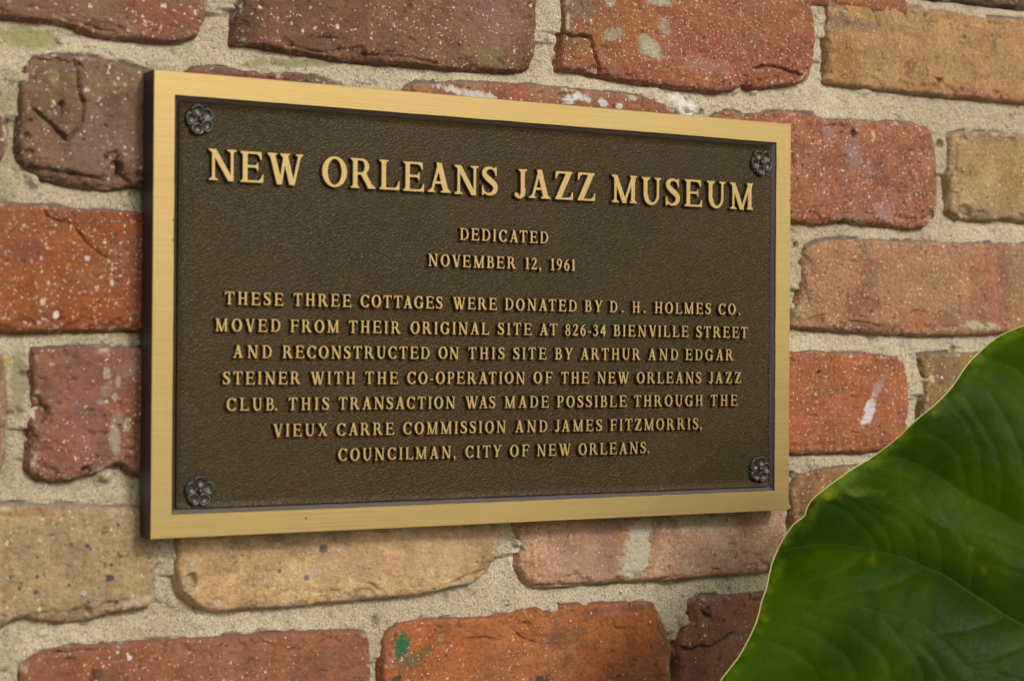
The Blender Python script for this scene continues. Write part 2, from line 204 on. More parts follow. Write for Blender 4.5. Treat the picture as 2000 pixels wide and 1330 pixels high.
PATCHES={
 'E19':[(112.3,-150.1,9.7,19.5,-8,(214,208,182),0.35),(161.4,-134.7,25.4,5.3,0,(205,190,165),0.5),(180.5,-144.8,9.3,11.4,0,(205,170,150),0.9),(78.6,-151.7,23.7,10.9,0,(190,140,130),1.2),(98.2,-139.7,4.0,9.7,0,(180,130,90),0.8),(106.4,-162.8,8.8,3.9,0,(210,205,180),0.4),(153.3,-161.9,5.0,5.3,0,(200,170,150),0.8),(132.7,-163.1,12.3,2.0,30,(205,175,160),0.6)],
 'D15':[(310.0,-62.3,4.3,10.5,-32,(236,230,236),0.4),(317.5,-48.2,2.8,8.5,-30,(205,186,200),0.9),(274.7,-61.9,25.5,5.6,25,(205,108,92),0.9),(248.5,-72.0,10.8,4.9,0,(205,105,90),0.9)],
 'F22':[(-59.5,-198.7,5.2,7.2,-20,(28,104,72),0.55),(-52.1,-207.7,11.9,4.3,30,(44,96,70),0.8),(-32.5,-196.0,2.1,1.9,0,(150,145,125),0.3),(-20.3,-210.1,8.0,10.5,-15,(186,104,66),0.6),(51.9,-199.6,6.1,8.9,0,(110,80,70),0.8),(76.9,-186.9,7.8,2.9,0,(105,80,70),0.7),(112.6,-185.9,16.2,2.3,0,(115,85,72),0.7),(68.4,-198.2,5.5,3.9,0,(115,80,68),0.7),(59.7,-215.5,5.4,3.1,0,(105,75,66),0.8),(39.6,-226.6,4.5,3.1,0,(60,60,55),0.4),(-60.8,-217.6,4.9,3.1,0,(50,60,45),0.5),(71.2,-206.7,4.7,3.2,0,(120,75,60),0.8)],
 'F21':[(-106.7,-203.6,27.0,6.5,25,(130,85,75),1.0),(-236.3,-188.9,0.8,0.8,0,(235,225,210),0.2),(-229.5,-192.5,1.5,1.4,0,(235,225,215),0.2),(-248.2,-201.3,2.9,4.4,0,(75,50,45),0.6)],
 'E17':[(-240.8,-148.0,2.3,1.9,0,(75,68,78),0.3),(-253.8,-130.4,1.2,1.0,0,(85,75,80),0.4),(-236.3,-119.8,0.8,1.0,0,(75,65,60),0.4),(-296.2,-145.0,1.1,1.1,0,(85,75,70),0.4),(-291.4,-151.0,1.1,1.1,0,(85,75,80),0.4),(-282.4,-153.7,1.4,1.3,0,(85,75,80),0.4),(-281.7,-145.5,1.2,1.1,0,(100,90,75),0.4),(-240.3,-141.3,1.2,1.1,0,(95,80,80),0.4),(-256.7,-157.1,0.8,0.9,0,(85,75,80),0.4),(-281.5,-135.2,0.9,0.8,0,(95,85,80),0.4),(-264.0,-151.1,0.9,0.9,0,(85,75,70),0.4),(-236.6,-161.8,1.2,1.2,0,(90,80,70),0.4),(-223.5,-162.1,9.6,2.2,8,(222,190,160),0.4),(-280.1,-162.8,1.1,1.1,0,(225,215,195),0.3),(-255.9,-155.7,1.8,1.4,0,(190,188,180),0.4),(-290.4,-111.1,22.7,2.2,0,(180,120,85),0.8),(-240.2,-113.0,2.9,2.2,0,(215,190,165),0.6),(-298.5,-139.2,1.7,24.4,0,(185,130,80),0.9)],
 'E18':[(-111.5,-138.6,2.5,2.2,0,(85,70,78),0.35),(-121.9,-154.6,1.9,1.7,0,(130,100,110),0.5),(-139.2,-149.8,1.4,1.5,0,(135,100,90),0.5),(-35.3,-157.9,2.1,2.5,0,(165,125,125),0.8),(-7.0,-150.8,1.1,0.9,0,(150,80,50),0.3),(-115.7,-151.1,3.3,2.0,0,(205,190,175),0.7),(-59.6,-146.7,49.7,10.3,0,(205,160,130),1.4),(-192.8,-146.0,3.1,12.5,-10,(195,180,150),0.7)],
 'A3':[(121.1,169.6,10.6,5.2,-40,(190,185,160),0.35),(92.1,176.9,8.8,2.9,20,(190,185,160),0.5),(66.1,191.5,10.2,10.9,0,(120,118,120),0.7),(62.5,165.2,8.5,12.7,0,(140,115,75),1.1),(103.7,172.0,6.5,5.2,0,(190,90,80),1.0),(132.0,186.0,4.1,6.5,0,(185,180,160),0.6),(129.8,200.6,9.0,2.6,0,(190,190,165),0.5),(88.4,196.6,3.2,3.2,0,(190,190,165),0.4),(167.5,162.6,21.3,4.7,0,(185,140,130),1.1),(85.8,178.6,23.9,16.2,0,(150,110,60),1.5)],
 'A4':[(284.5,173.8,6.4,17.4,0,(165,105,40),0.9),(281.9,203.3,12.1,4.2,0,(110,85,75),0.8),(305.2,201.3,19.0,2.8,0,(120,95,85),0.9),(398.7,202.5,2.0,1.4,0,(90,70,55),0.4),(433.7,162.0,42.0,5.2,0,(160,80,75),1.0),(346.0,177.1,4.8,5.7,0,(120,75,40),0.8),(293.7,176.3,4.7,10.5,0,(170,110,45),0.9)],
 'B10':[(268.7,127.4,4.6,9.1,15,(185,150,160),1.0),(292.8,111.4,6.5,10.6,20,(180,145,155),1.0),(310.5,125.8,2.4,2.8,0,(215,175,165),0.5),(320.3,75.7,7.7,6.3,0,(180,145,155),1.0),(306.0,101.5,4.7,5.6,0,(180,145,150),1.0)],
 'B9':[(58.9,132.7,7.7,2.6,25,(230,228,225),0.35),(68.5,135.3,5.5,2.2,-20,(230,228,225),0.35),(84.2,132.3,3.9,2.6,-40,(225,220,215),0.35),(96.9,131.9,2.4,2.0,0,(225,215,205),0.4),(-15.8,131.6,21.9,2.5,-8,(225,215,205),0.4),(22.8,133.5,7.5,3.7,0,(205,110,85),0.9)],
 'C13':[(301.0,13.4,14.1,9.9,0,(140,72,60),0.6),(306.5,34.6,10.4,4.9,0,(180,95,75),0.9),(424.4,25.0,15.5,25.7,0,(175,85,65),1.2),(439.8,32.8,6.3,29.6,0,(110,85,75),1.1),(455.6,25.7,10.5,22.3,0,(165,125,85),1.1),(306.8,-5.9,28.5,3.5,0,(120,60,52),0.8),(359.5,0.2,19.7,6.5,0,(175,85,68),0.9),(414.4,-3.1,15.4,2.6,0,(205,190,155),0.4)],
 'D14':[(-243.8,-37.8,2.4,3.3,0,(185,175,155),0.5),(-244.3,-46.1,2.9,3.4,0,(180,165,145),0.7),(-237.0,-42.0,1.5,3.3,0,(185,170,150),0.5),(-238.7,-50.3,1.5,2.5,0,(190,175,150),0.4),(-246.6,-53.1,2.9,1.4,0,(185,175,150),0.4),(-237.7,-62.3,3.5,3.9,0,(180,165,145),0.6),(-232.4,-65.2,2.1,3.1,0,(180,165,140),0.4),(-238.5,-72.6,2.6,7.3,0,(180,165,140),0.5),(-230.5,-35.0,4.7,3.9,0,(165,140,135),0.8),(-254.4,-53.0,11.6,16.6,0,(155,110,110),1.4)],
 'B7':[(-272.5,117.2,11.4,13.7,0,(125,100,65),1.1),(-274.0,119.9,2.9,3.9,0,(160,135,100),0.5),(-251.0,120.3,11.8,2.8,0,(150,130,95),0.8),(-236.3,120.0,8.9,2.8,0,(150,130,95),0.7),(-278.1,100.4,4.6,5.0,0,(150,130,105),0.7),(-247.8,87.2,17.7,11.2,0,(155,115,115),1.3)],
 'A1':[(-249.8,159.2,8.8,8.3,0,(130,110,90),1.0),(-217.2,159.5,18.2,11.2,0,(165,75,55),1.0),(-287.0,157.0,22.7,8.2,0,(150,105,100),1.2)],
 'A2':[(2.2,155.4,14.8,6.2,0,(150,140,95),0.8),(-161.7,161.9,5.8,17.4,0,(85,75,55),0.7),(2.1,177.2,22.2,15.6,0,(165,125,120),1.2),(-104.0,163.4,1.6,1.5,0,(225,215,205),0.3),(-109.6,151.3,11.4,3.5,0,(120,95,90),0.8),(-153.8,169.9,1.3,1.1,0,(225,215,205),0.3)],
 'C12':[(-285.9,26.2,17.0,3.8,0,(135,80,65),1.0),(-280.1,0.4,1.4,1.6,0,(235,220,190),0.25),(-272.6,-6.3,1.7,2.2,-20,(235,230,215),0.25),(-255.4,24.4,1.5,1.4,0,(225,210,200),0.3),(-266.0,20.5,1.4,1.1,0,(200,150,60),0.3),(-241.3,11.8,1.2,2.0,0,(215,205,200),0.3),(-241.1,-4.4,17.7,6.7,0,(180,100,75),1.1),(-288.7,24.8,8.4,8.2,0,(150,95,85),1.2)],
 'B11':[(406.2,77.6,10.1,3.6,0,(120,95,85),0.6),(423.6,131.8,31.2,2.9,0,(150,125,105),0.8),(449.7,107.4,10.5,22.3,0,(165,125,70),1.0)],
 'F23':[(178.8,-203.3,3.4,10.0,0,(130,75,65),1.0),(160.0,-226.9,6.7,19.9,0,(125,75,68),1.2),(195.8,-196.0,17.4,10.1,0,(165,90,75),1.2),(166.1,-200.8,1.3,1.0,0,(230,210,190),0.2),(167.8,-207.6,1.3,1.0,0,(230,210,190),0.2)],
 'E20':[(254.7,-125.6,7.3,17.2,0,(95,60,40),1.0),(270.5,-110.5,18.4,4.9,0,(165,100,70),1.0)],
 'D16':[(369.5,-28.6,8.9,10.8,0,(120,85,60),1.0)],
 'B8':[(-155.0,130.6,19.3,2.4,0,(150,70,60),0.7)],
}
# inscription: baseline z and words with their left and right ends, millimetres from the plaque centre
TEXT=[(68.92,[('NEW',-191.7,-133.9),('ORLEANS',-121.7,-3.9),('JAZZ',8.2,67.2),('MUSEUM',79.8,192.6)]),(41.73,[('DEDICATED',-29.9,32.6)]),(25.69,[('NOVEMBER',-51.6,9.4),('12',16.4,24.6),(',',25.7,28.1),('1961',34.8,52.6)]),(0.73,[('THESE',-181.2,-145.7),('THREE',-139.1,-102.6),('COTTAGES',-96.4,-41.8),('WERE',-34.6,-4.0),('DONATED',2.0,53.9),('BY',60.2,73.3),('D',79.1,86.8),('.',87.5,89.7),('H',96.4,103.5),('.',104.5,106.7),('HOLMES',113.7,158.2),('CO',164.6,178.5),('.',180.6,182.9)]),(-14.09,[('MOVED',-186.9,-147.4),('FROM',-140.9,-110.4),('THEIR',-103.8,-70.0),('ORIGINAL',-63.3,-9.3),('SITE',-3.0,21.0),('AT',26.9,39.8),('826-34',45.7,76.0),('BIENVILLE',82.0,140.3),('STREET',146.7,188.6)]),(-28.73,[('AND',-176.2,-152.6),('RECONSTRUCTED',-145.7,-50.4),('ON',-44.2,-30.4),('THIS',-23.5,1.7),('SITE',8.1,31.9),('BY',38.3,51.3),('ARTHUR',57.2,102.6),('AND',108.7,132.1),('EDGAR',138.2,176.8)]),(-43.37,[('STEINER',-182.1,-134.6),('WITH',-128.1,-99.6),('THE',-92.9,-71.5),('CO-OPERATION',-65.2,16.4),('OF',22.7,36.3),('THE',42.9,63.5),('NEW',69.8,93.8),('ORLEANS',99.9,150.8),('JAZZ',157.1,183.3)]),(-57.97,[('CLUB',-179.8,-151.0),('.',-150.6,-148.7),('THIS',-141.8,-116.3),('TRANSACTION',-110.0,-32.7),('WAS',-25.4,-4.6),('MADE',2.1,33.8),('POSSIBLE',40.0,92.1),('THROUGH',98.0,152.2),('THE',158.6,180.4)]),(-72.73,[('VIEUX',-151.2,-117.3),('CARRE',-111.2,-74.0),('COMMISSION',-67.7,2.9),('AND',9.7,32.8),('JAMES',38.6,73.5),('FITZMORRIS',79.9,148.6),(',',149.4,152.1)]),(-87.25,[('COUNCILMAN',-110.1,-35.3),(',',-34.2,-31.4),('CITY',-25.2,-0.0),('OF',6.1,19.7),('NEW',25.5,50.1),('ORLEANS',56.1,107.4),('.',108.2,110.2)])]
LEAF_ORIGIN=(0.17162,-0.17816,-0.12890)
LEAF_N=(-0.49861,-0.79777,0.33905)
LEAF_EDGE=[(69.4,127.9),(61.5,125.0),(53.6,121.7),(45.6,116.1),(39.1,110.3),(34.2,105.1),(30.2,100.0),(25.8,93.6),(21.8,88.2),(17.5,83.4),(12.7,78.6),(7.9,74.5),(2.6,70.4),(-3.1,65.6),(-8.8,60.3),(-14.2,55.9),(-20.4,51.5),(-26.6,47.4),(-33.4,42.8),(-40.4,38.1),(-46.0,33.8),(-51.2,30.0),(-55.8,26.3),(-59.8,23.3),(-62.6,20.5),(-64.5,17.8),(-65.8,15.0),(-66.5,12.3),(-69.3,10.1),(-72.9,7.4),(-76.0,3.8),(-79.8,-2.0),(-82.9,-8.0),(-86.2,-15.5),(-88.2,-22.9),(-90.3,-30.3),(-93.2,-37.7),(-95.2,-44.5),(-97.4,-50.9),(-100.6,-57.7),(-104.2,-64.3),(-107.9,-70.4),(-112.7,-76.5),(-117.8,-82.8),(-124.3,-92.9),(-130.3,-102.8),(-135.0,-116.9),(-137.1,-144.7),(-136.8,-185.5),(-133.8,-225.3),(-128.2,-264.1),(-121.1,-294.5),(-116.6,-316.9),(-105.6,-306.9),(-83.5,-289.3),(-44.5,-263.8),(11.9,-232.6),(70.2,-192.7),(119.5,-146.3),(156.2,-95.7),(179.7,-43.6),(188.4,4.1),(181.0,40.7),(165.2,59.3),(149.6,52.9),(140.4,45.1),(144.6,62.2),(156.0,84.3),(158.8,109.9),(145.5,127.5),(124.9,135.5),(100.6,136.0),(85.1,133.2)]
LEAF_MIDRIB=[(140.4,45.1),(129.9,22.0),(112.7,-17.3),(84.1,-73.2),(43.5,-147.2),(0.0,-206.9),(-58.2,-266.4),(-116.6,-316.9)]
LEAF_LATERALS=[[(-26.6,47.1),(-10.2,47.9),(0.2,43.6),(8.8,38.7),(17.3,32.6),(25.7,26.2),(34.2,21.4),(42.7,16.9),(51.1,11.8),(59.2,6.4),(76.0,-3.2),(92.8,-11.5),(112.7,-17.3)],[(-79.4,-8.0),(-71.7,-5.5),(-61.1,-4.0),(-50.3,-3.9),(-38.1,-5.3),(-25.1,-8.3),(-12.2,-11.5),(0.6,-17.1),(13.3,-23.2),(23.2,-30.6),(34.0,-37.6),(43.9,-44.6),(54.4,-51.0),(70.7,-62.3),(84.1,-73.2)],[(-120.8,-116.8),(-100.7,-108.3),(-75.1,-105.4),(-41.4,-110.8),(-8.1,-121.9),(24.6,-138.5),(43.6,-146.7)],[(-131.1,-180.1),(-108.6,-169.2),(-80.8,-169.1),(-45.2,-179.8),(-13.0,-195.7),(0.1,-206.4)],[(43.6,109.0),(61.2,102.8),(81.0,87.0),(100.3,68.2),(122.4,49.6),(133.5,42.0)],[(182.2,1.1),(161.6,1.0),(134.8,-2.2),(116.2,-11.3)],[(160.1,-87.1),(137.8,-81.5),(109.4,-78.8),(83.9,-76.1)],[(100.9,-162.9),(79.3,-154.8),(60.2,-149.3),(43.5,-148.0)],[(12.3,-227.4),(7.6,-216.9),(-0.0,-207.7)]]
LEAF_FINE=[[(-36.5,23.7),(-23.3,22.6),(-10.1,21.1),(1.1,17.3),(11.2,10.0),(20.3,1.0),(26.2,-7.1),(26.9,-16.3),(25.1,-29.7)],[(-57.6,19.3),(-50.9,17.8),(-40.6,12.4),(-32.3,3.4),(-25.9,-6.8)],[(-45.7,22.4),(-41.1,20.6),(-30.1,12.5),(-21.7,4.4),(-17.6,-9.1)],[(-31.2,18.0),(-24.7,13.4),(-14.3,9.9),(-6.9,2.7),(-4.2,-5.4),(-4.5,-14.4)],[(-19.3,19.6),(-10.7,15.7),(-1.9,10.9),(6.3,2.7),(9.8,-7.2),(9.1,-20.3)],[(-88.9,-39.2),(-76.4,-38.8),(-66.3,-39.1),(-50.4,-39.8),(-40.1,-42.4),(-28.2,-45.9),(-14.6,-49.6),(-6.9,-51.3),(0.5,-57.1),(10.3,-65.8),(15.0,-72.7),(21.5,-77.8),(35.1,-80.0),(48.8,-83.4)],[(-28.2,-45.9),(-23.5,-53.7),(-16.3,-63.3),(-9.9,-71.1),(-7.0,-79.7),(-6.2,-93.7)],[(-16.9,-60.1),(-7.6,-63.3),(1.1,-73.6),(8.4,-87.9)],[(-95.7,-51.5),(-84.2,-52.3),(-70.5,-54.9),(-58.5,-61.8),(-48.6,-70.4),(-43.9,-79.9),(-42.7,-93.9)],[(-66.7,-47.8),(-57.9,-50.4),(-45.1,-54.4),(-34.4,-63.4),(-26.3,-72.9),(-23.5,-88.1)],[(-87.5,-27.7),(-77.4,-27.6),(-65.7,-26.7),(-52.1,-22.7),(-43.1,-17.6),(-32.7,-8.6)],[(-60.5,-39.6),(-48.4,-34.5),(-39.6,-32.7),(-26.4,-30.9),(-13.0,-25.5),(-1.2,-18.0)],[(-99.0,-61.1),(-87.5,-63.1),(-76.3,-68.2),(-66.7,-76.8),(-62.9,-88.3)],[(0.5,-57.1),(19.4,-54.7),(34.2,-50.2),(43.3,-45.2)],[(15.0,-72.7),(32.6,-70.6),(47.5,-64.7),(62.4,-58.2)],[(29.3,80.3),(37.5,64.7),(44.4,50.4),(46.9,36.8),(45.8,16.0)],[(44.6,83.6),(53.6,64.8),(59.5,46.1),(61.0,27.7),(60.7,6.4)],[(4.1,61.3),(15.6,55.8),(23.8,45.9),(28.3,26.0)],[(20.1,77.1),(28.4,67.7),(34.7,52.2),(36.8,21.4)],[(36.7,97.8),(51.1,89.9),(67.6,71.1),(77.4,46.3),(77.5,-2.5)],[(-21.0,41.0),(-9.3,38.0),(2.1,31.9),(10.2,19.7),(15.2,7.6)],[(-30.2,36.3),(-18.5,32.7),(-5.6,27.3),(1.1,17.3)],[(26.2,-14.8),(39.7,-17.7),(53.9,-22.1),(68.1,-26.5),(78.1,-44.1)],[(11.2,10.0),(23.8,4.7),(41.0,-0.4),(58.1,-7.2),(75.0,-14.5)]]
LEAF_SPOTS=[(27.3,-7.0,2.4),(33.1,-19.6,2.6),(-29.5,-13.4,3.5),(27.9,21.1,1.2),(38.9,-5.2,1.2)]
LEAF_PALE=[(-50.1,22.4,7.9,2.1),(-92.7,-48.0,2.3,3.5),(-89.1,-30.3,2.4,4.8),(-99.6,-64.0,1.8,2.3),(-42.6,25.5,15.2,3.6)]
# small holes and lumps in the pointing, millimetres: x, z, radius, depth
MORTAR_HOLES=[(246.7, 49.1, 1.7, 8), (164.4, 133.0, 1.7, 5), (103.3, -178.2, 1.3, 2.5), (243.4, -104.9, 1.8, 5), (-26.3, -123.7, 0.9, 2), (-210.3, -123.9, 1.7, 4), (55.6, -180.8, 1.0, 3), (206.1, 152.2, 1.4, 4), (23.9, -143.5, 0.9, 3), (153.0, 139.8, 1.6, 4), (378.3, 125.3, 2.9, 4), (344.5, 55.3, 1.0, 3), (337.8, -26.9, 1.4, 3)]
MORTAR_LUMPS=[(-283.4, 65.3, 4.9, 5), (108.5, -180.1, 2.3, 3), (-243.3, -91.2, 5.5, 4), (310.2, 160.0, 7.0, 3), (195.3, 152.0, 5.4, 3.5), (367.1, -41.2, 5.7, 4), (153.5, -196.6, 5.3, 3.5), (-184.1, -157.8, 2.9, 2), (-200.9, -165.4, 3.4, 2), (23.1, -141.2, 2.9, 5), (146.8, 136.1, 7.3, 3), (-285.1, -73.2, 2.2, 3), (49.9, -183.7, 4.4, 3), (244.7, 7.1, 3.5, 4), (210.5, 151.8, 3.4, 3), (-209.1, -162.1, 2.2, 2)]
MORTAR_PATCHES=[(150.1, 136.3, 10.0, 6.6, -30, (236, 232, 222), 0.3), (22.8, -149.1, 2.6, 8.1, 8, (238, 234, 226), 0.3), (-286.9, 142.0, 17.0, 6.5, 0, (150, 146, 96), 1.0), (-291.0, -40.5, 4.5, 16.3, 0, (150, 144, 110), 1.0), (-297.2, -30.8, 2.8, 1.9, 0, (196, 160, 80), 0.4), (367.2, -48.4, 6.9, 14.4, 0, (196, 184, 140), 0.6), (152.3, -204.8, 4.2, 8.6, 0, (206, 194, 150), 0.5), (-19.5, 148.0, 29.2, 2.5, 5, (150, 140, 104), 0.8), (-116.2, 142.5, 47.3, 2.7, 6, (150, 142, 108), 0.8)]

# ---------------------------------------------------------------- lettering
# Roman capitals with bracketed serifs, drawn as unions of strokes in a
# signed field, outlined by marching squares (cap height = 1)
T_, t_, SV = .152, .064, .05
GX0, GY0, GS = -.14, -.30, 1/72.
GNX, GNY = int(1.62/GS), int(1.46/GS)
_gx, _gy = np.meshgrid(GX0+np.arange(GNX)*GS, GY0+np.arange(GNY)*GS)

def g_poly(pts, X=None, Y=None):
    X = _gx if X is None else X; Y = _gy if Y is None else Y
    P = np.array(pts, float); n = len(P)
    d = np.full(X.shape, 1e9); s = np.zeros(X.shape, bool)
    for i in range(n):
        ax, ay = P[i]; bx, by = P[i-1]
        ex, ey = bx-ax, by-ay
        wx, wy = X-ax, Y-ay
        h = np.clip((wx*ex+wy*ey)/(ex*ex+ey*ey+1e-12), 0, 1)
        d = np.minimum(d, (wx-ex*h)**2+(wy-ey*h)**2)
        if ay != by:
            c = ((ay > Y) != (by > Y)) & (X < (bx-ax)*(Y-ay)/(by-ay)+ax)
            s ^= c
    return np.where(s, -1, 1)*np.sqrt(d)
def g_rect(x0, y0, x1, y1): return np.maximum(np.maximum(x0-_gx, _gx-x1), np.maximum(y0-_gy, _gy-y1))
def g_ell(cx, cy, rx, ry):
    u, v = (_gx-cx)/rx, (_gy-cy)/ry
    k = np.sqrt(u*u+v*v)+1e-6; g = np.sqrt((u/rx)**2+(v/ry)**2)+1e-6
    return (k-1)*k/g
def g_un(*a):
    r = a[0]
    for b in a[1:]: r = np.minimum(r, b)
    return r
def g_sub(a, b): return np.maximum(a, -b)
def g_in(a, b): return np.maximum(a, b)
def g_stroke(pts, ws, n=14):
    # Catmull-Rom through pts with a radius at each
    P = np.array(pts, float); W = np.array(ws, float)/2
    P = np.vstack([2*P[0]-P[1], P, 2*P[-1]-P[-2]]); W = np.concatenate([[W[0]], W, [W[-1]]])
    d = np.full(_gx.shape, 1e9)
    for i in range(1, len(P)-2):
        for k in range(n+1):
            t = k/n
            c = .5*((2*P[i])+(P[i+1]-P[i-1])*t+(2*P[i-1]-5*P[i]+4*P[i+1]-P[i+2])*t*t+(3*P[i]-P[i-1]-3*P[i+1]+P[i+2])*t**3)
            w = W[i]*(1-t)+W[i+1]*t
            d = np.minimum(d, np.hypot(_gx-c[0], _gy-c[1])-w)
    return d
def g_foot(x0, x1, y, up, l=.085, r=.085):
    # slab serif with brackets; up=+1 at the baseline, -1 at the cap line
    f = lambda v: y+up*v
    return g_poly([(x0-l, f(0)), (x0-l, f(.040)), (x0-l*.35, f(.056)), (x0, f(.11)), (x1, f(.11)), (x1+r*.35, f(.056)), (x1+r, f(.040)), (x1+r, f(0))])
def g_stem(x0, w=T_, top=True, bot=True, l=.085, r=.085, y0=0, y1=1):
    a = g_rect(x0, y0, x0+w, y1)
    if top: a = g_un(a, g_foot(x0, x0+w, 1, -1, l, r))
    if bot: a = g_un(a, g_foot(x0, x0+w, 0, 1, l, r))
    return a
def g_diag(xa, ya, xb, yb, w):
    return g_poly([(xa, ya), (xa+w, ya), (xb+w, yb), (xb, yb)])
def g_bowl(x0, cx, rx, y0, y1, tt=t_, T=T_):
    cy, ry = (y0+y1)/2, (y1-y0)/2
    o = g_un(g_rect(x0, y0, cx, y1), g_ell(cx, cy, rx, ry))
    i = g_un(g_rect(x0-1, y0+tt, cx, y1-tt), g_ell(cx, cy, rx-T, ry-tt))
    return g_in(g_sub(o, i), g_rect(x0, y0, x0+3, y1))
def g_arm(x0, x1, y, up, beak=.26, th=t_):
    # horizontal arm ending in a vertical beak
    f = lambda v: y+up*v
    return g_poly([(x0, f(0)), (x1-.01, f(0)), (x1, f(beak)), (x1-.035, f(beak)), (x1-.085, f(th+.06)), (x1-.17, f(th)), (x0, f(th))])
def ring(cx, rx, ry=.515, T=.19, tt=.075): return g_sub(g_ell(cx, .5, rx, ry), g_ell(cx, .5, rx-T, ry-tt))

def glyph_fields():
    G = {}
    S0 = .085
    e_mid = lambda x0, x1, y: g_un(g_rect(x0, y-.036, x1-.03, y+.036), g_poly([(x1-.1, y+.036), (x1-.045, y+.07), (x1-.035, y+.14), (x1, y+.14), (x1, y-.14), (x1-.035, y-.14), (x1-.045, y-.07), (x1-.1, y-.036)]))
    G['E'] = g_un(g_stem(S0, r=.02), g_arm(S0, .72, 1, -1, .25), g_arm(S0, .78, 0, 1, .27), e_mid(S0+T_, .60, .52))
    G['F'] = g_un(g_stem(S0), g_arm(S0, .72, 1, -1, .26), e_mid(S0+T_, .60, .51))
    G['L'] = g_un(g_stem(S0), g_arm(S0, .74, 0, 1, .29))
    G['I'] = g_stem(S0)
    G['H'] = g_un(g_stem(S0), g_stem(.60), g_rect(.2, .47, .7, .55))
    G['T'] = g_un(g_stem(.30, top=False, l=.10, r=.10), g_rect(.04, 1-t_, .745, 1), g_arm(.39, .785, 1, -1, .26), g_poly([(.785-x, y) for x, y in [(.39, 1), (.775, 1), (.785, .74), (.75, .74), (.70, 1-t_-.06), (.615, 1-t_), (.39, 1-t_)]]))
    G['N'] = g_un(g_stem(.12, .088, top=False, l=.105, r=.105), g_stem(.74, .088, bot=False, l=.12, r=.10, y0=.0), g_diag(.0+.06, 1, .655, -.015, .19), g_rect(.0, .958, .15, 1), g_poly([(.0, 1), (.0, .96), (.08, .93), (.14, .85), (.2, 1)]))
    G['N'] = g_in(G['N'], g_rect(-.1, -.015, .829, 1.0) if False else g_rect(-.1, -.02, 2, 1.0))
    G['M'] = g_un(g_stem(.115, .085, top=False, l=.1, r=.105), g_stem(.83, T_, l=.05, r=.085), g_diag(.05, 1, .455, -.01, .185), g_diag(.86, 1, .50, -.01, .085), g_poly([(.0, 1), (.0, .96), (.07, .93), (.14, .85), (.2, 1)]), g_poly([(.86, 1), (1.0, 1), (1.0, .8), (.86, .8)]))
    G['M'] = g_in(G['M'], g_rect(-.1, -.02, 2, 1.0))
    G['A'] = g_un(g_in(g_un(g_diag(.115, 0, .405, 1.03, .085), g_diag(.60, 0, .325, 1.03, .20)), g_rect(-.1, 0, 2, 1.02)), g_rect(.22, .30, .66, .375), g_foot(.115, .20, 0, 1, .11, .095), g_foot(.60, .80, 0, 1, .10, .075))
    G['V'] = g_un(g_in(g_un(g_diag(.06, 1, .355, -.03, .19), g_diag(.665, 1, .45, -.03, .085)), g_rect(-.1, -.02, 2, 1)), g_foot(.06, .25, 1, -1, .065, .085), g_foot(.665, .75, 1, -1, .095, .08))
    G['W'] = g_un(g_in(g_un(g_diag(.06, 1, .33, -.03, .18), g_diag(.56, 1, .40, -.03, .09), g_diag(.50, 1, .76, -.03, .18), g_diag(1.07, 1, .85, -.03, .085)), g_rect(-.1, -.02, 2, 1)), g_foot(.06, .24, 1, -1, .065, .08), g_foot(.50, .68, 1, -1, .07, .09), g_foot(1.07, 1.155, 1, -1, .095, .07))
    G['X'] = g_un(g_diag(.06, 1, .60, 0, .20), g_diag(.66, 1, .12, 0, .085), g_foot(.06, .26, 1, -1, .06, .08), g_foot(.65, .735, 1, -1, .09, .08), g_foot(.12, .205, 0, 1, .1, .09), g_foot(.60, .80, 0, 1, .09, .06))
    G['Y'] = g_un(g_diag(.06, 1, .31, .42, .19), g_diag(.68, 1, .42, .42, .085), g_rect(.31, 0, .31+T_, .46), g_foot(.06, .25, 1, -1, .06, .08), g_foot(.68, .765, 1, -1, .09, .075), g_foot(.31, .31+T_, 0, 1, .09, .09))
    G['Z'] = g_un(g_diag(.03, 0, .50, 1, .215), g_arm(.1, .75, 0, 1, .27), g_rect(.03, 0, .2, t_), g_poly([(.75-x, y) for x, y in [(.03, 1), (.70, 1), (.715, .74), (.68, .74), (.63, .87), (.545, 1-t_), (.03, 1-t_)]]))
    G['O'] = ring(.44, .44)
    G['D'] = g_un(g_bowl(.16, .36, .47, 0, 1), g_stem(S0, r=.0))
    G['P'] = g_un(g_bowl(.16, .38, .29, .43, 1), g_stem(S0, r=.09, top=False), g_foot(S0, S0+T_, 1, -1, .085, 0))
    G['R'] = g_un(g_bowl(.16, .38, .28, .46, 1), g_stem(S0, r=.08, top=False), g_foot(S0, S0+T_, 1, -1, .085, 0), g_diag(.34, .52, .64, 0, .205), g_foot(.64, .845, 0, 1, .03, .05))
    G['B'] = g_un(g_bowl(.16, .36, .265, .485, 1), g_bowl(.16, .38, .32, 0, .555), g_stem(S0, r=.0))
    G['U'] = g_un(g_rect(.085, .36, .085+T_, 1), g_rect(.655, .36, .74, 1), g_in(g_sub(g_ell(.4125, .37, .3275, .385), g_ell(.4625, .38, .1925, .30)), g_rect(-.1, -.1, 2, .37)), g_foot(.085, .27, 1, -1), g_foot(.655, .74, 1, -1, .10, .095))
    G['J'] = g_un(g_rect(.25, .25, .25+T_, 1), g_foot(.25, .25+T_, 1, -1, .09, .085), g_stroke([(.3425, .3), (.335, .14), (.27, .035), (.17, .01), (.09, .055)], [.185, .17, .12, .085, .09]), g_ell(.085, .09, .078, .075))
    c = g_sub(ring(.44, .44), g_poly([(.62, .72), (1.2, .95), (1.2, .12), (.66, .25)]))
    cb = g_poly([(.755, .98), (.79, .98), (.79, .66), (.755, .66), (.72, .78), (.62, .89), (.66, .94)])
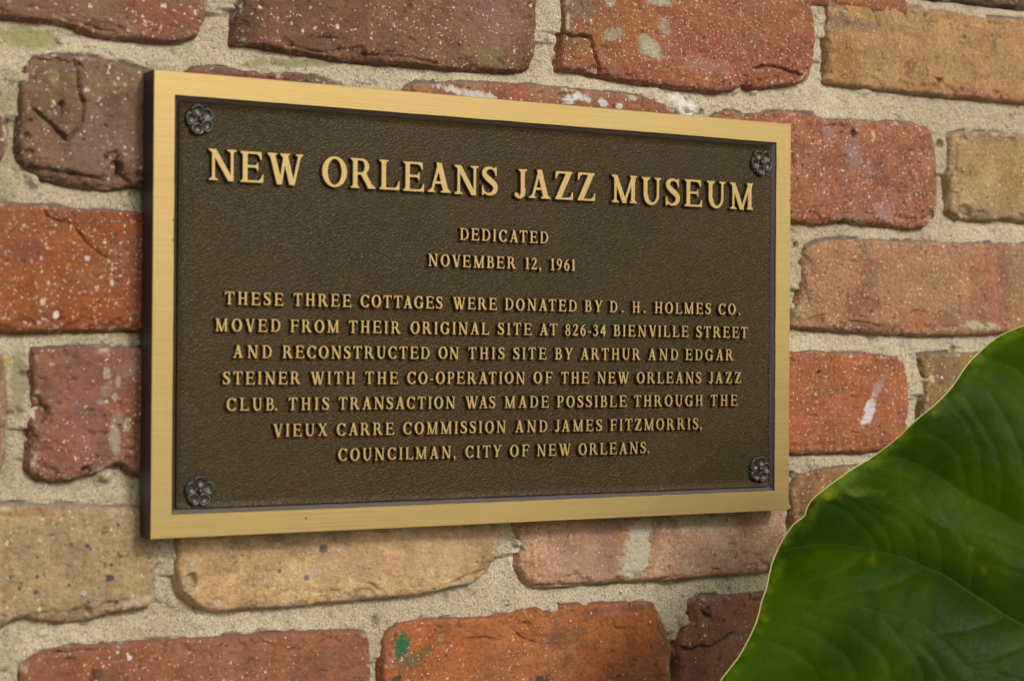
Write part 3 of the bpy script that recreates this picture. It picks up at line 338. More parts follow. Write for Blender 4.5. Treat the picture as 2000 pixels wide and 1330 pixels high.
    G['C'] = g_un(c, cb, g_stroke([(.6, .045), (.70, .10), (.785, .20)], [.08, .085, .05]))
    G['G'] = g_un(g_sub(ring(.44, .44), g_poly([(.62, .72), (1.2, .95), (1.2, .30), (.60, .30)])), cb, g_rect(.655, .07, .655+.17, .44), g_foot(.655, .825, .46, -1, .10, .08), g_stroke([(.45, .025), (.60, .045), (.73, .10)], [.07, .09, .11]))
    s = g_stroke([(.60, .80), (.53, .915), (.37, .965), (.20, .895), (.155, .755), (.25, .62), (.42, .50), (.56, .38), (.595, .24), (.52, .10), (.35, .035), (.18, .09), (.10, .22)],
                 [.055, .07, .078, .13, .165, .19, .20, .19, .165, .13, .078, .07, .055])
    G['S'] = g_un(s, g_poly([(.595, 1.0), (.63, 1.0), (.63, .68), (.60, .68), (.57, .80), (.50, .90)]), g_poly([(.075, 0), (.11, 0), (.20, .10), (.135, .21), (.11, .34), (.075, .34)]))
    G['1'] = g_un(g_stem(.19, .165, top=False, l=.10, r=.10), g_poly([(.10, .86), (.10, .90), (.29, 1.0), (.355, 1.0), (.355, .7), (.19, .7), (.19, .86)]))
    G['2'] = g_un(g_stroke([(.09, .76), (.16, .90), (.29, .955), (.42, .90), (.475, .75), (.42, .57), (.27, .34), (.08, .07)], [.07, .085, .09, .13, .165, .14, .085, .06]), g_poly([(.02, 0), (.55, 0), (.60, .22), (.565, .22), (.49, .125), (.05, .125)]))
    G['3'] = g_un(g_stroke([(.08, .80), (.15, .91), (.26, .955), (.38, .905), (.415, .77), (.35, .62), (.22, .545)], [.06, .08, .09, .13, .15, .11, .06]), g_stroke([(.22, .545), (.38, .50), (.46, .36), (.465, .24), (.37, .09), (.22, .035), (.08, .08)], [.06, .10, .15, .165, .12, .08, .09]), g_ell(.085, .105, .07, .065))
    G['4'] = g_un(g_rect(.33, 0, .49, 1), g_rect(.02, .25, .60, .35), g_poly([(.02, .35), (.02, .29), (.12, .29), (.40, .82), (.40, 1), (.36, 1)]))
    G['6'] = g_un(g_sub(g_ell(.29, .31, .27, .325), g_ell(.29, .30, .12, .255)), g_stroke([(.10, .34), (.15, .64), (.30, .86), (.50, .99)], [.15, .14, .10, .035]))
    G['9'] = g_un(g_sub(g_ell(.29, .69, .27, .325), g_ell(.29, .70, .12, .255)), g_stroke([(.48, .66), (.43, .36), (.28, .14), (.08, .01)], [.15, .14, .10, .035]))
    G['8'] = g_un(g_sub(g_ell(.29, .755, .225, .26), g_ell(.30, .765, .115, .185)), g_sub(g_ell(.29, .26, .265, .275), g_ell(.285, .245, .135, .20)))
    G['.'] = g_ell(.10, .085, .095, .10)
    G[','] = g_un(g_ell(.10, .085, .095, .095), g_stroke([(.13, .06), (.145, -.05), (.06, -.19)], [.12, .085, .03]))
    G['-'] = g_rect(.0, .30, .30, .40)
    return G

def contour(F):
    # marching squares -> closed loops (material on one side); linear interpolation
    seg = {}
    inside = F < 0
    ny, nx = F.shape
    mixed = (inside[:-1, :-1].astype(int)+inside[:-1, 1:]+inside[1:, :-1]+inside[1:, 1:])
    ys, xs = np.nonzero((mixed > 0) & (mixed < 4))
    def e(k, x, y):
        if k == 0: return ('h', x, y)
        if k == 1: return ('v', x+1, y)
        if k == 2: return ('h', x, y+1)
        return ('v', x, y)
    tab = {1: [(3, 0)], 2: [(0, 1)], 3: [(3, 1)], 4: [(1, 2)], 5: [(3, 2), (1, 0)], 6: [(0, 2)], 7: [(3, 2)],
           8: [(2, 3)], 9: [(2, 0)], 10: [(2, 1), (0, 3)], 11: [(2, 1)], 12: [(1, 3)], 13: [(1, 0)], 14: [(0, 3)]}
    for y, x in zip(ys.tolist(), xs.tolist()):
        c = int(inside[y, x]) | int(inside[y, x+1]) << 1 | int(inside[y+1, x+1]) << 2 | int(inside[y+1, x]) << 3
        for a, b in tab[c]: seg[e(a, x, y)] = e(b, x, y)
    def pt(k):
        o, x, y = k
        a = F[y, x]; b = F[y, x+1] if o == 'h' else F[y+1, x]
        t = a/(a-b)
        return (GX0+(x+t)*GS, GY0+y*GS) if o == 'h' else (GX0+x*GS, GY0+(y+t)*GS)
    loops = []
    while seg:
        k0 = next(iter(seg)); k = k0; L = []
        while k in seg:
            L.append(pt(k)); k = seg.pop(k)
        if len(L) > 6: loops.append(simplify(np.array(L), .0045))
    return loops

def simplify(P, tol):
    n = len(P)
    i0 = 0; i1 = int(np.argmax(((P-P[0])**2).sum(1)))
    keep = {i0, i1}
    def rec(a, b):
        if (b-a) % n < 2: return
        idx = [(a+k) % n for k in range(1, (b-a) % n)]
        A, B = P[a], P[b]; d = B-A; L = np.hypot(*d)+1e-9
        q = P[idx]-A
        dist = np.abs(q[:, 0]*d[1]-q[:, 1]*d[0])/L
        m = int(np.argmax(dist))
        if dist[m] > tol:
            keep.add(idx[m]); rec(a, idx[m]); rec(idx[m], b)
    rec(i0, i1); rec(i1, i0)
    return P[sorted(keep)]

# ================================================================ THE WALL
Y_FACE = .018                 # brick faces; the plaque's polished face is at y = 0
K = .92                       # photograph colour -> surface colour

def brick_material(name, c1, c2, c3, speck=.5, size=1., patches=(), dots=0., seed=0, ledge=(118, 106, 98), speck_col=(232, 214, 192), fleck=.5, smear=.5, tone=(.86, 1.0, .86), film_amt=.75):
    def mute(c, k=.16): g_ = .35*c[0]+.5*c[1]+.15*c[2]; c = tuple(v+(g_-v)*k for v in c); return (c[0], c[1]*1.0, c[2]*.93)
    c1, c2, c3 = mute(c1), mute(c2), mute(c3)
    b = NB(name); tc = b.n('ShaderNodeTexCoord').outputs['Object']
    P = b.scale(tc, (1, 1, 1), (seed*1.37, seed*.31, seed*2.11))
    n1 = b.noise(P, 17, 6, .6, .6); n2 = b.noise(P, 55, 7, .65, .3); n3 = b.noise(b.scale(P, (1, 1, 1), (5, 5, 5)), 34, 7, .68, .8)
    col = b.mix(b.step(n1, .38, .62), srgb(c1, K), srgb(c2, K))
    col = b.mix(b.math('MULTIPLY', b.step(n3, .52, .68), .8), col, srgb(c3, K))
    col = b.mix(1., col, tuple(1.12*v for v in tone)+(1,), 'MULTIPLY')
    film = b.noise(b.scale(P, (1, 1, 1), (7, 1, 3)), 26, 8, .72, .6); film2 = b.noise(b.scale(P, (.6, 1, 1.6), (1, 8, 3)), 70, 6, .7, .3)
    col = b.mix(b.math('MULTIPLY', b.step(film, .36, .68), film_amt), col, srgb(tuple(.45*v+.55*f for v, f in zip(c1, (132, 112, 92))), K))
    col = b.mix(b.math('MULTIPLY', b.step(film2, .50, .66), .34), col, srgb(tuple(v*.66 for v in c1), K))
    # clay grain
    g = b.noise(P, 420, 4, .7); g2 = b.noise(P, 1500, 2, .6)
    val = b.math('ADD', b.math('MULTIPLY', b.math('SUBTRACT', n2, .5), 1.25), b.math('MULTIPLY', b.math('SUBTRACT', g, .5), 1.3))
    val = b.math('ADD', val, b.math('MULTIPLY', b.math('SUBTRACT', g2, .5), .9))
    col = b.mix(1., col, b.n2c(b.math('ADD', val, 1.)), 'MULTIPLY')
    warp = b.n('ShaderNodeVectorMath', operation='MULTIPLY_ADD')
    b.put(b.noise(P, 260, 3, .6, color=True), warp.inputs[0]); warp.inputs[1].default_value = (.006, .006, .006); b.put(P, warp.inputs[2])
    W = warp.outputs[0]
    # dark burnt flecks
    if fleck > 0:
        v = b.n('ShaderNodeTexVoronoi'); b.put(W, v.inputs['Vector']); v.inputs['Scale'].default_value = 150
        gate = b.sep(v.outputs['Color'], 1); m = b.math('MULTIPLY', b.step(v.outputs['Distance'], .26, .14), b.math('GREATER_THAN', gate, 1-.16*fleck))
        col = b.mix(b.math('MULTIPLY', m, .65), col, srgb((78, 58, 50)))
    v = b.n('ShaderNodeTexVoronoi'); b.put(W, v.inputs['Vector']); v.inputs['Scale'].default_value = 420
    m = b.math('MULTIPLY', b.step(v.outputs['Distance'], .30, .16), b.math('GREATER_THAN', b.sep(v.outputs['Color'], 2), .88))
    col = b.mix(b.math('MULTIPLY', m, .6), col, srgb(tuple(x*.42 for x in c1)))
    if dots > 0:
        v = b.n('ShaderNodeTexVoronoi'); b.put(P, v.inputs['Vector']); v.inputs['Scale'].default_value = 62
        gate = b.sep(v.outputs['Color'], 0); m = b.math('MULTIPLY', b.step(v.outputs['Distance'], .085, .055), b.math('GREATER_THAN', gate, 1-dots))
        col = b.mix(m, col, srgb((84, 72, 78)))
    # splashes and patches that belong to this brick
    sp = b.n('ShaderNodeSeparateXYZ'); b.l(tc, sp.inputs[0]); X, Z = sp.outputs[0], sp.outputs[2]
    nz = b.noise(tc, 105, 8, .78, .5)
    for (px, pz, rx, rz, rot, c, soft) in patches:
        dx = b.math('SUBTRACT', X, px/1000); dz = b.math('SUBTRACT', Z, pz/1000)
        ca, sa = math.cos(R(rot)), math.sin(R(rot))
        u = b.math('ADD', b.math('MULTIPLY', dx, ca*1000/rx), b.math('MULTIPLY', dz, sa*1000/rx))
        w = b.math('ADD', b.math('MULTIPLY', dx, -sa*1000/rz), b.math('MULTIPLY', dz, ca*1000/rz))
        r = b.math('SQRT', b.math('ADD', b.math('MULTIPLY', u, u), b.math('MULTIPLY', w, w)))
        big = min(rx, rz) > 1.8
        r = b.math('ADD', r, b.math('MULTIPLY', b.math('SUBTRACT', nz, .5), 5.2 if big else .8))
        m = b.step(r, 1+soft*.5, 1-soft*.5)
        tc_ = srgb(c, K); tc_ = tuple(v*(1+(t_o-1)*(.7 if sum(c) < 400 else .15)) for v, t_o in zip(tc_[:3], tone))+(1,)
        col = b.mix(b.math('MULTIPLY', m, .9 if soft < .6 else .55 if soft < .85 else .42), col, b.mix(b.math('MULTIPLY', g, .5), tc_, tuple(v*.55 for v in tc_[:3])+(1,)))
    # mortar smears clinging to the arrises
    at = b.n('ShaderNodeAttribute', attribute_name='edge').outputs['Fac']
    m = b.math('MULTIPLY', b.step(b.math('ADD', at, b.math('MULTIPLY', b.noise(P, 160, 4, .6), -3.)), 2.6, .2), b.step(b.noise(P, 75, 5, .65), .64-.16*smear, .72-.1*smear))
    col = b.mix(b.math('MULTIPLY', m, .85), col, srgb((196, 184, 160), K))
    # lime specks
    dens = b.step(b.noise(b.scale(P, (1, 1, 1), (9, 2, 4)), 15, 4, .6), .28, .72)
    for sc, th, wgt in ((250, .20, 1.), (520, .27, .9), (120, .12, .5)):
        v = b.n('ShaderNodeTexVoronoi'); b.put(W, v.inputs['Vector']); v.inputs['Scale'].default_value = sc/size
        gate = b.sep(v.outputs['Color'], 0)
        lim = b.math('SUBTRACT', 1.16-.50*speck*wgt, b.math('MULTIPLY', dens, .36))
        m = b.math('MULTIPLY', b.step(v.outputs['Distance'], th*1.25, th*.7), b.math('GREATER_THAN', gate, lim))
        col = b.mix(b.math('MULTIPLY', m, b.step(gate, .5, 1., .45, .85)), col, srgb(speck_col, K))
    # settled grime on the upper arris
    geo = b.n('ShaderNodeNewGeometry'); nzz = b.n('ShaderNodeSeparateXYZ'); b.l(geo.outputs['Normal'], nzz.inputs[0])
    m = b.math('MULTIPLY', b.step(nzz.outputs[2], .35, .75), b.step(n2, .3, .55))
    col = b.mix(b.math('MULTIPLY', m, .7), col, srgb(ledge, K))
    b.put(col, b.b.inputs['Base Color'])
    b.b.inputs['Roughness'].default_value = .82; b.b.inputs['Specular IOR Level'].default_value = .32
    h = b.math('ADD', b.math('MULTIPLY', b.noise(P, 240, 6, .7), 1.), b.math('MULTIPLY', g2, .25))
    b.put(b.bump(h, .0026, 1.), b.b.inputs['Normal'])
    return b.m
def _n2c(s, v):
    o = s.n('ShaderNodeCombineXYZ'); [s.put(v, o.inputs[i]) for i in range(3)]; return o.outputs[0]
NB.n2c = _n2c
def _sep(s, v, i):
    o = s.n('ShaderNodeSeparateColor'); s.l(v, o.inputs[0]); return o.outputs[i]
NB.sep = _sep

def mortar_material():
    b = NB('lime_mortar'); P = b.n('ShaderNodeTexCoord').outputs['Object']
    n1 = b.noise(P, 9, 5, .6, .5); n2 = b.noise(P, 38, 6, .65); g = b.noise(P, 900, 3, .75); g2 = b.noise(P, 380, 4, .7)
    col = b.mix(b.step(n1, .35, .65), srgb((214, 202, 175), K), srgb((192, 179, 152), K))
    col = b.mix(b.math('MULTIPLY', b.step(n2, .52, .70), .5), col, srgb((160, 148, 118), K))
    sx = b.n('ShaderNodeSeparateXYZ'); b.l(P, sx.inputs[0])
    # greenish weathering, heavier at the left of the wall
    alg = b.math('MULTIPLY', b.step(sx.outputs[0], -.12, -.30), b.step(b.noise(P, 24, 6, .7), .46, .66))
    col = b.mix(b.math('MULTIPLY', alg, .55), col, srgb((150, 146, 104), K))
    stain = b.step(b.noise(b.scale(P, (1, 1, 1), (3, 3, 3)), 60, 6, .7), .60, .74)
    col = b.mix(b.math('MULTIPLY', stain, .7), col, srgb((112, 100, 78), K))
    # sand grains, dark and light
    col = b.mix(1., col, b.n2c(b.math('ADD', b.math('MULTIPLY', b.math('SUBTRACT', g, .5), 2.1), 1.)), 'MULTIPLY')
    v = b.n('ShaderNodeTexVoronoi'); b.put(P, v.inputs['Vector']); v.inputs['Scale'].default_value = 700
    m = b.math('MULTIPLY', b.step(v.outputs['Distance'], .45, .25), b.math('GREATER_THAN', b.sep(v.outputs['Color'], 0), .74))
    col = b.mix(b.math('MULTIPLY', m, .7), col, srgb((92, 82, 66)))
    m = b.math('MULTIPLY', b.step(v.outputs['Distance'], .45, .2), b.math('LESS_THAN', b.sep(v.outputs['Color'], 0), .16))
    col = b.mix(b.math('MULTIPLY', m, .6), col, srgb((236, 226, 204)))
    nz = b.noise(P, 120, 7, .75, .4); X, Z = sx.outputs[0], sx.outputs[2]
    for (px, pz, rx, rz, rot, c, soft) in MORTAR_PATCHES:
        dx = b.math('SUBTRACT', X, px/1000); dz = b.math('SUBTRACT', Z, pz/1000)
        ca, sa = math.cos(R(rot)), math.sin(R(rot))
        u = b.math('ADD', b.math('MULTIPLY', dx, ca*1000/rx), b.math('MULTIPLY', dz, sa*1000/rx))
        q = b.math('ADD', b.math('MULTIPLY', dx, -sa*1000/rz), b.math('MULTIPLY', dz, ca*1000/rz))
        r = b.math('ADD', b.math('SQRT', b.math('ADD', b.math('MULTIPLY', u, u), b.math('MULTIPLY', q, q))), b.math('MULTIPLY', b.math('SUBTRACT', nz, .5), 2.4))
        col = b.mix(b.math('MULTIPLY', b.step(r, 1+soft*.4, 1-soft*.4), .85), col, srgb(c))
    b.put(col, b.b.inputs['Base Color']); b.b.inputs['Roughness'].default_value = .95; b.b.inputs['Specular IOR Level'].default_value = .15
    h = b.math('ADD', g2, b.math('MULTIPLY', g, .6))
    b.put(b.bump(h, .0024, 1.), b.b.inputs['Normal'])
    return b.m

def in_poly_dist(X, Z, poly):
    # positive inside, millimetres
    return -g_poly(poly, X, Z)

def brick_mesh(name, poly, step, seed, mat, parent, tilt=(0, 0), cracks=(), hollows=(), face=0., rough=1., rnd=5., cwid=.55):
    P = np.array(poly, float); x0, z0 = P.min(0)-5; x1, z1 = P.max(0)+5
    cx, cz = (x0+x1)/2, (z0+z1)/2
    nx, nz = int((x1-x0)/step)+2, int((z1-z0)/step)+2
    X, Z = np.meshgrid(x0+np.arange(nx)*step, z0+np.arange(nz)*step)
    wob = (1.0*fbm(X, Z, 16, seed, 4, .5)+.45*fbm(X, Z, 4.5, seed+1, 2))*min(rough, 1.25)
    d = in_poly_dist(X, Z, poly)+wob
    rr = rnd*(1+.45*fbm(X, Z, 30, seed+3, 2))
    t = np.clip(d/rr, 0, 1)
    h = -rr*.62*(1-np.sqrt(np.clip(1-(1-t)**2, 0, 1)))
    h = np.where(d < 0, -rr*.62+d*3.2, h)
    # spalled arrises
    ch = smooth01((fbm(X, Z, 13, seed+5, 4, .6)-.06)*6)*smooth01((8-d)/3)
    h = h-1.5*rough*ch*(d > 0)
    h = h+(.75*fbm(X, Z, 48, seed+7, 3)+.42*fbm(X, Z, 9, seed+9, 4, .62)+.17*fbm(X, Z, 2.6, seed+11, 2))*rough
    # small pock marks
    pk = vnoise(X, Z, 4.2, seed+13); h = h-1.1*smooth01((pk-.89)*16)*rough; pk = vnoise(X, Z, 2.4, seed+14); h = h-.8*smooth01((pk-.93)*20)
    h = h+tilt[0]*(X-cx)+tilt[1]*(Z-cz)+face
    for c in cracks:
        dd = seg_dist(X+.5*fbm(X, Z, 5, seed+21, 3), Z+.5*fbm(X, Z, 5, seed+22, 3), c)
        cw = cwid*(.45+.75*vnoise(X, Z, 9, seed+23)); ends = np.minimum(np.hypot(X-c[0][0], Z-c[0][1]), np.hypot(X-c[-1][0], Z-c[-1][1]))
        cw = cw*(.35+.65*smooth01(ends/5)); h = h-4.2*cw*smooth01((cw+.35-dd)/.6)-.25*smooth01((3.2-dd)/3.2)
    for hx, hz, hr, hd in hollows:
        dd = np.hypot(X-hx, Z-hz)/hr+.5*fbm(X, Z, hr*1.2, seed+31, 3)
        h = h-hd*smooth01((1.15-dd)/.45)
    h = np.maximum(h, -17)
    keep = d > -3.6
    V = np.stack([(X-cx)[keep]/1000, -h[keep]/1000, (Z-cz)[keep]/1000], -1)
    o = mesh(name, V, grid_faces(keep), (mat,), True, parent, (cx/1000, Y_FACE, cz/1000))
    a = o.data.attributes.new('edge', 'FLOAT', 'POINT'); a.data.foreach_set('value', np.clip(d[keep], -5, 30).astype(np.float32))
    return o, (cx, cz)

brick_wall = tag(empty('brick_wall', (0, Y_FACE, -1.35)), 'old red and tan brick wall with wide sandy mortar joints behind the plaque', 'wall')
WALL_INV = Vector((0, Y_FACE, -1.35))
def wall_child(o): o.location = Vector(o.location)-WALL_INV; return o

SPEC = {  # c1, c2, c3, speck, size, dots, fleck, smear, tilt, face, ledge
 'A1': dict(c=((158, 92, 76), (146, 98, 88), (120, 82, 66)), speck=.36, size=1.25, face=1.0),
 'A2': dict(c=((140, 84, 64), (128, 76, 60), (158, 96, 82)), speck=.46, size=1.0, face=2.0, tilt=(0, .012), ledge=(90, 82, 60)),
 'A3': dict(c=((176, 90, 58), (164, 76, 56), (150, 84, 70)), speck=1.08, size=.95, face=1.5, rnd=4, cwid=1.0),
 'A4': dict(c=((190, 138, 92), (184, 126, 84), (176, 112, 78)), speck=.95, size=.9, face=.5, speck_col=(222, 186, 150), fleck=1.),
 'Z5': dict(c=((90, 62, 56), (76, 54, 50), (100, 70, 60)), speck=.3, face=.5),
 'B6': dict(c=((138, 78, 72), (128, 84, 80), (110, 70, 60)), speck=.5, size=1.2),
 'B7': dict(c=((134, 88, 76), (142, 98, 92), (118, 84, 58)), speck=.55, size=1.1, face=2.2, rnd=8, rough=1.7, cwid=.95, ledge=(104, 94, 86)),
 'B8': dict(c=((128, 82, 76), (140, 76, 66), (110, 82, 76)), speck=.35),
 'B9': dict(c=((172, 104, 80), (168, 84, 66), (150, 92, 76)), speck=.6),
 'B10': dict(c=((168, 84, 66), (172, 92, 70), (154, 80, 68)), speck=1.1, size=1.0, face=2.5, rnd=7, rough=1.3),
 'B11': dict(c=((192, 148, 108), (184, 134, 98), (180, 144, 112)), speck=.75, face=1.5, speck_col=(224, 200, 170), ledge=(140, 120, 100)),
 'C12': dict(c=((176, 86, 42), (170, 84, 52), (150, 84, 66)), speck=1.0, size=1.15, face=2.5, ledge=(112, 102, 104), rnd=6),
 'C12b': dict(c=((160, 84, 60), (150, 90, 70), (140, 80, 60))), 'C12c': dict(c=((160, 84, 60), (150, 90, 70), (140, 80, 60))),
 'C13': dict(c=((192, 134, 100), (190, 124, 92), (178, 112, 86)), speck=.55, size=.95, face=1.5, rnd=6),
 'D14z': dict(c=((170, 120, 100), (160, 124, 104), (150, 100, 84)), speck=.3),
 'D14': dict(c=((158, 84, 70), (152, 92, 84), (142, 70, 58)), speck=.4, size=1.0, face=2.5, rnd=5, rough=1.3, ledge=(120, 102, 98)),
 'D14b': dict(c=((160, 84, 60), (150, 90, 70), (140, 80, 60))), 'D14c': dict(c=((160, 84, 60), (150, 90, 70), (140, 80, 60))),
 'D15': dict(c=((190, 92, 58), (182, 86, 54), (168, 80, 56)), speck=.85, size=1.05, face=1.5),
 'D16': dict(c=((164, 114, 72), (156, 106, 74), (140, 96, 66)), speck=.45, face=1.),
 'E17': dict(c=((194, 158, 116), (186, 148, 108), (180, 152, 118)), speck=.32, size=1.1, dots=.06, face=2.5, rnd=7, fleck=.3, ledge=(134, 124, 118), speck_col=(220, 208, 188)),
 'E18': dict(rough=.75, c=((200, 156, 118), (192, 144, 104), (206, 164, 134)), speck=.08, dots=.0, face=2.5, rnd=6, fleck=.15, ledge=(130, 120, 90), smear=.7),
 'E19': dict(c=((188, 126, 102), (184, 132, 116), (170, 112, 92)), speck=.35, size=.85, face=2., rnd=6, fleck=.4),
 'E20': dict(c=((176, 118, 80), (166, 108, 74), (150, 96, 66)), speck=.35, face=1.),
 'F20z': dict(c=((150, 90, 70), (150, 100, 80), (130, 80, 60))),
 'F21': dict(c=((176, 92, 58), (170, 84, 60), (146, 88, 74)), speck=.15, size=.9, face=2.5, rnd=7, ledge=(134, 98, 88)),
 'F22': dict(c=((184, 92, 52), (176, 84, 50), (150, 80, 60)), speck=.22, size=.85, face=2.5, rnd=5, ledge=(128, 88, 76)),
 'F23': dict(c=((158, 90, 74), (150, 84, 68), (146, 92, 80)), speck=.3, size=.9, face=2., rnd=5, cwid=.9),
}
# tone of single bricks read off the photograph, linear; dimmer light at the left is put into it
TONE = {'B10': (0.93, 1.2, 1.0), 'A2': (0.86, 0.91, 0.84), 'D14': (0.87, 0.94, 0.85), 'E19': (1.14, 1.34, 1.3), 'F22': (1.0, 1.2, 0.95), 'F21': (0.74, 0.89, 0.79), 'C13': (0.78, 0.83, 0.79), 'A4': (0.93, 1.04, 1.0), 'E17': (0.8, 0.87, 0.92), 'E18': (1.1, 1.2, 1.2), 'C12': (0.74, 0.76, 0.62)}
random.seed(4)
FIELDS = []
for i, (k, poly) in enumerate(BRICKS.items()):
    s = SPEC[k]; P = np.array(poly); x0, z0 = P.min(0)-5; x1, z1 = P.max(0)+5
    cx, cz = (x0+x1)/2, (z0+z1)/2
    hidden = k in ('C12b', 'C12c', 'D14b', 'D14c')
    patches = [(a-cx, b_-cz, c_, d_, e_, f_, g_) for (a, b_, c_, d_, e_, f_, g_) in PATCHES.get(k, [])]
    m = brick_material('brick_'+'clay', *s['c'], speck=s.get('speck', .5), size=s.get('size', 1.), patches=patches, dots=s.get('dots', 0), seed=i+1,
                       ledge=s.get('ledge', (118, 106, 98)), speck_col=s.get('speck_col', (232, 214, 192)), fleck=s.get('fleck', .5), smear=s.get('smear', .5), tone=TONE.get(k, (.86, 1.0, .86)))
    o, _ = brick_mesh('brick', poly, 2.2 if hidden else .68, 100+i*7, m, brick_wall, s.get('tilt', (random.uniform(-.004, .004), random.uniform(-.008, .012))),
                      CRACKS.get(k, ()), HOLLOWS.get(k, ()), s.get('face', 1.5), s.get('rough', 1.), s.get('rnd', 5.)*.68, s.get('cwid', .5))
    wall_child(o); FIELDS.append(poly)

# the rest of the wall: running bond beyond the picture, alike bricks sharing mesh data
GEN = []
for i, c in enumerate([((160, 88, 66), (150, 80, 62), (140, 88, 74)), ((180, 134, 98), (172, 122, 90), (160, 116, 90)),
                       ((172, 92, 60), (164, 84, 58), (150, 84, 66)), ((150, 92, 78), (142, 86, 74), (132, 84, 70))]):
    m = brick_material('brick_clay', *c, speck=.6, seed=40+i)
    for j in range(2):
        w, hgt = 205, 67
        o, _ = brick_mesh('brick', [(-w/2+2, -hgt/2), (w/2-2, -hgt/2+1), (w/2, -hgt/2+5), (w/2-1, hgt/2-4), (w/2-5, hgt/2), (-w/2+5, hgt/2-1), (-w/2, hgt/2-5), (-w/2, -hgt/2+4)], 3.0, 300+i*11+j*5, m, brick_wall, (0, 0), (), (), 1.5, 1., 5.)
        GEN.append(o); o.location = (0, 0, 0)
placed = {}
used = set()
ROWS = {}
for k, poly in BRICKS.items():
    P = np.array(poly); zc = (P[:, 1].min()+P[:, 1].max())/2; ROWS.setdefault(round((zc+220)/77.3), []).append((P[:, 0].min(), P[:, 0].max()))
NEAR_ROWS = range(-4, 11)
for r_ in NEAR_ROWS:
    zc = -220+77.3*r_+(0 if r_ not in ROWS else 0)
    iv = sorted(ROWS.get(r_, []))
    spans = []
    if iv:
        spans.append((-920, iv[0][0]-10, -1)); spans.append((iv[-1][1]+10, 1120, 1))
        for (a, b_), (c_, d_) in zip(iv[:-1], iv[1:]):
            if c_-b_ > 60: spans.append((b_+10, c_-10, 1))
    else: spans.append((-920+(r_ % 2)*107, 1120, 1))
    for a, b_, dr in spans:
        x = a if dr > 0 else b_
        while (x+205 <= b_+20) if dr > 0 else (x-205 >= a-20):
            cx = x+102.5 if dr > 0 else x-102.5
            g = random.randrange(len(GEN)); src = GEN[g]
            o = src if g not in used else link(src.copy(), brick_wall)
            used.add(g); o.parent = brick_wall
            o.location = (cx/1000-WALL_INV.x, random.uniform(-.0015, .001), (zc+random.uniform(-1.5, 1.5))/1000-WALL_INV.z)
            o.rotation_euler = (0, random.uniform(-.008, .008), 0)
            x += dr*216
for g, o in enumerate(GEN):
    if g not in used: bpy.data.objects.remove(o)

# mortar: pointed bed and head joints as one rough sheet between the bricks
MORT = mortar_material()
def build_mortar():
    st = .85; x0, x1, z0, z1 = -352, 600, -268, 262
    nx, nz = int((x1-x0)/st), int((z1-z0)/st)
    xs, zs = x0+np.arange(nx)*st, z0+np.arange(nz)*st
    X, Z = np.meshgrid(xs, zs)
    above = np.full(X.shape, 60.); below = np.full(X.shape, 60.); near = np.full(X.shape, -60.)
    for poly in FIELDS:
        P = np.array(poly); a = P.min(0)-26; b = P.max(0)+26
        i0, i1 = np.searchsorted(xs, [a[0], b[0]]); j0, j1 = np.searchsorted(zs, [a[1], b[1]])
        if i1 <= i0 or j1 <= j0: continue
        sx, sz = X[j0:j1, i0:i1], Z[j0:j1, i0:i1]
        d = in_poly_dist(sx, sz, poly); near[j0:j1, i0:i1] = np.maximum(near[j0:j1, i0:i1], d)
        up = sz < P[:, 1].mean()
        above[j0:j1, i0:i1] = np.where(up, np.minimum(above[j0:j1, i0:i1], np.maximum(-d, 0)), above[j0:j1, i0:i1])
        below[j0:j1, i0:i1] = np.where(~up, np.minimum(below[j0:j1, i0:i1], np.maximum(-d, 0)), below[j0:j1, i0:i1])
    w = below/(above+below+1.)
    rec = 1.9+4.6*w**1.3                                    # struck joint: deeper under the brick above
    rec = rec+1.0*fbm(X, Z, 40, 901, 3)+1.05*fbm(X, Z, 10, 905, 4, .62)+.5*fbm(X, Z, 2.6, 911, 2)
    pk = vnoise(X, Z, 3.1, 917); rec = rec+1.3*smooth01((pk-.88)*12)
    pk = vnoise(X, Z, 8.5, 919); rec = rec+2.2*smooth01((pk-.93)*18)
    lump = smooth01((fbm(X, Z, 15, 931, 3)-.36)*4); rec = rec-1.8*lump
    # hairline cracks in the pointing
    ck = np.abs(fbm(X, Z, 60, 941, 4, .55)); rec = rec+1.6*smooth01((.006-ck)/.006)*(fbm(X, Z, 50, 945, 2) > .1)
    for hx, hz, hr, hd in MORTAR_HOLES:
        dd = np.hypot(X-hx, Z-hz)/hr; rec = rec+hd*smooth01((1.2-dd)/.5)
    for hx, hz, hr, hd in MORTAR_LUMPS:
        dd = np.hypot(X-hx, Z-hz)/hr+.6*fbm(X, Z, 6, 951, 3); rec = rec-hd*smooth01((1.2-dd)/.7)
    gap = np.minimum(above, below); gn = smooth01((fbm(X, Z, 17, 961, 4, .6)+.02)*4)
    rec = rec+2.8*gn*smooth01((1.7-gap)/1.4)+1.6*smooth01((2.6-above)/2.2)
    rec = rec+.9*np.abs(fbm(X, Z, 7, 967, 3, .6))*smooth01((fbm(X, Z, 38, 969, 2)+.1)*4)
    keep = near < 7.
    V = np.stack([X[keep]/1000, Y_FACE+rec[keep]/1000, Z[keep]/1000], -1)
    o = mesh('mortar', V, grid_faces(keep), (MORT,), True, brick_wall); wall_child(o)
    # the backing bed further out, behind the generic bricks
    bm = bmesh.new(); bmesh.ops.create_cube(bm, size=1)
    for v in bm.verts: v.co = Vector((v.co.x*7+.5, v.co.y*.20+Y_FACE+.0105+.10, v.co.z*3.2+.25))
    me = bpy.data.meshes.new('mortar_bed'); bm.to_mesh(me); bm.free(); me.materials.append(MORT)
    wall_child(link(bpy.data.objects.new('mortar_bed', me), brick_wall))
build_mortar()

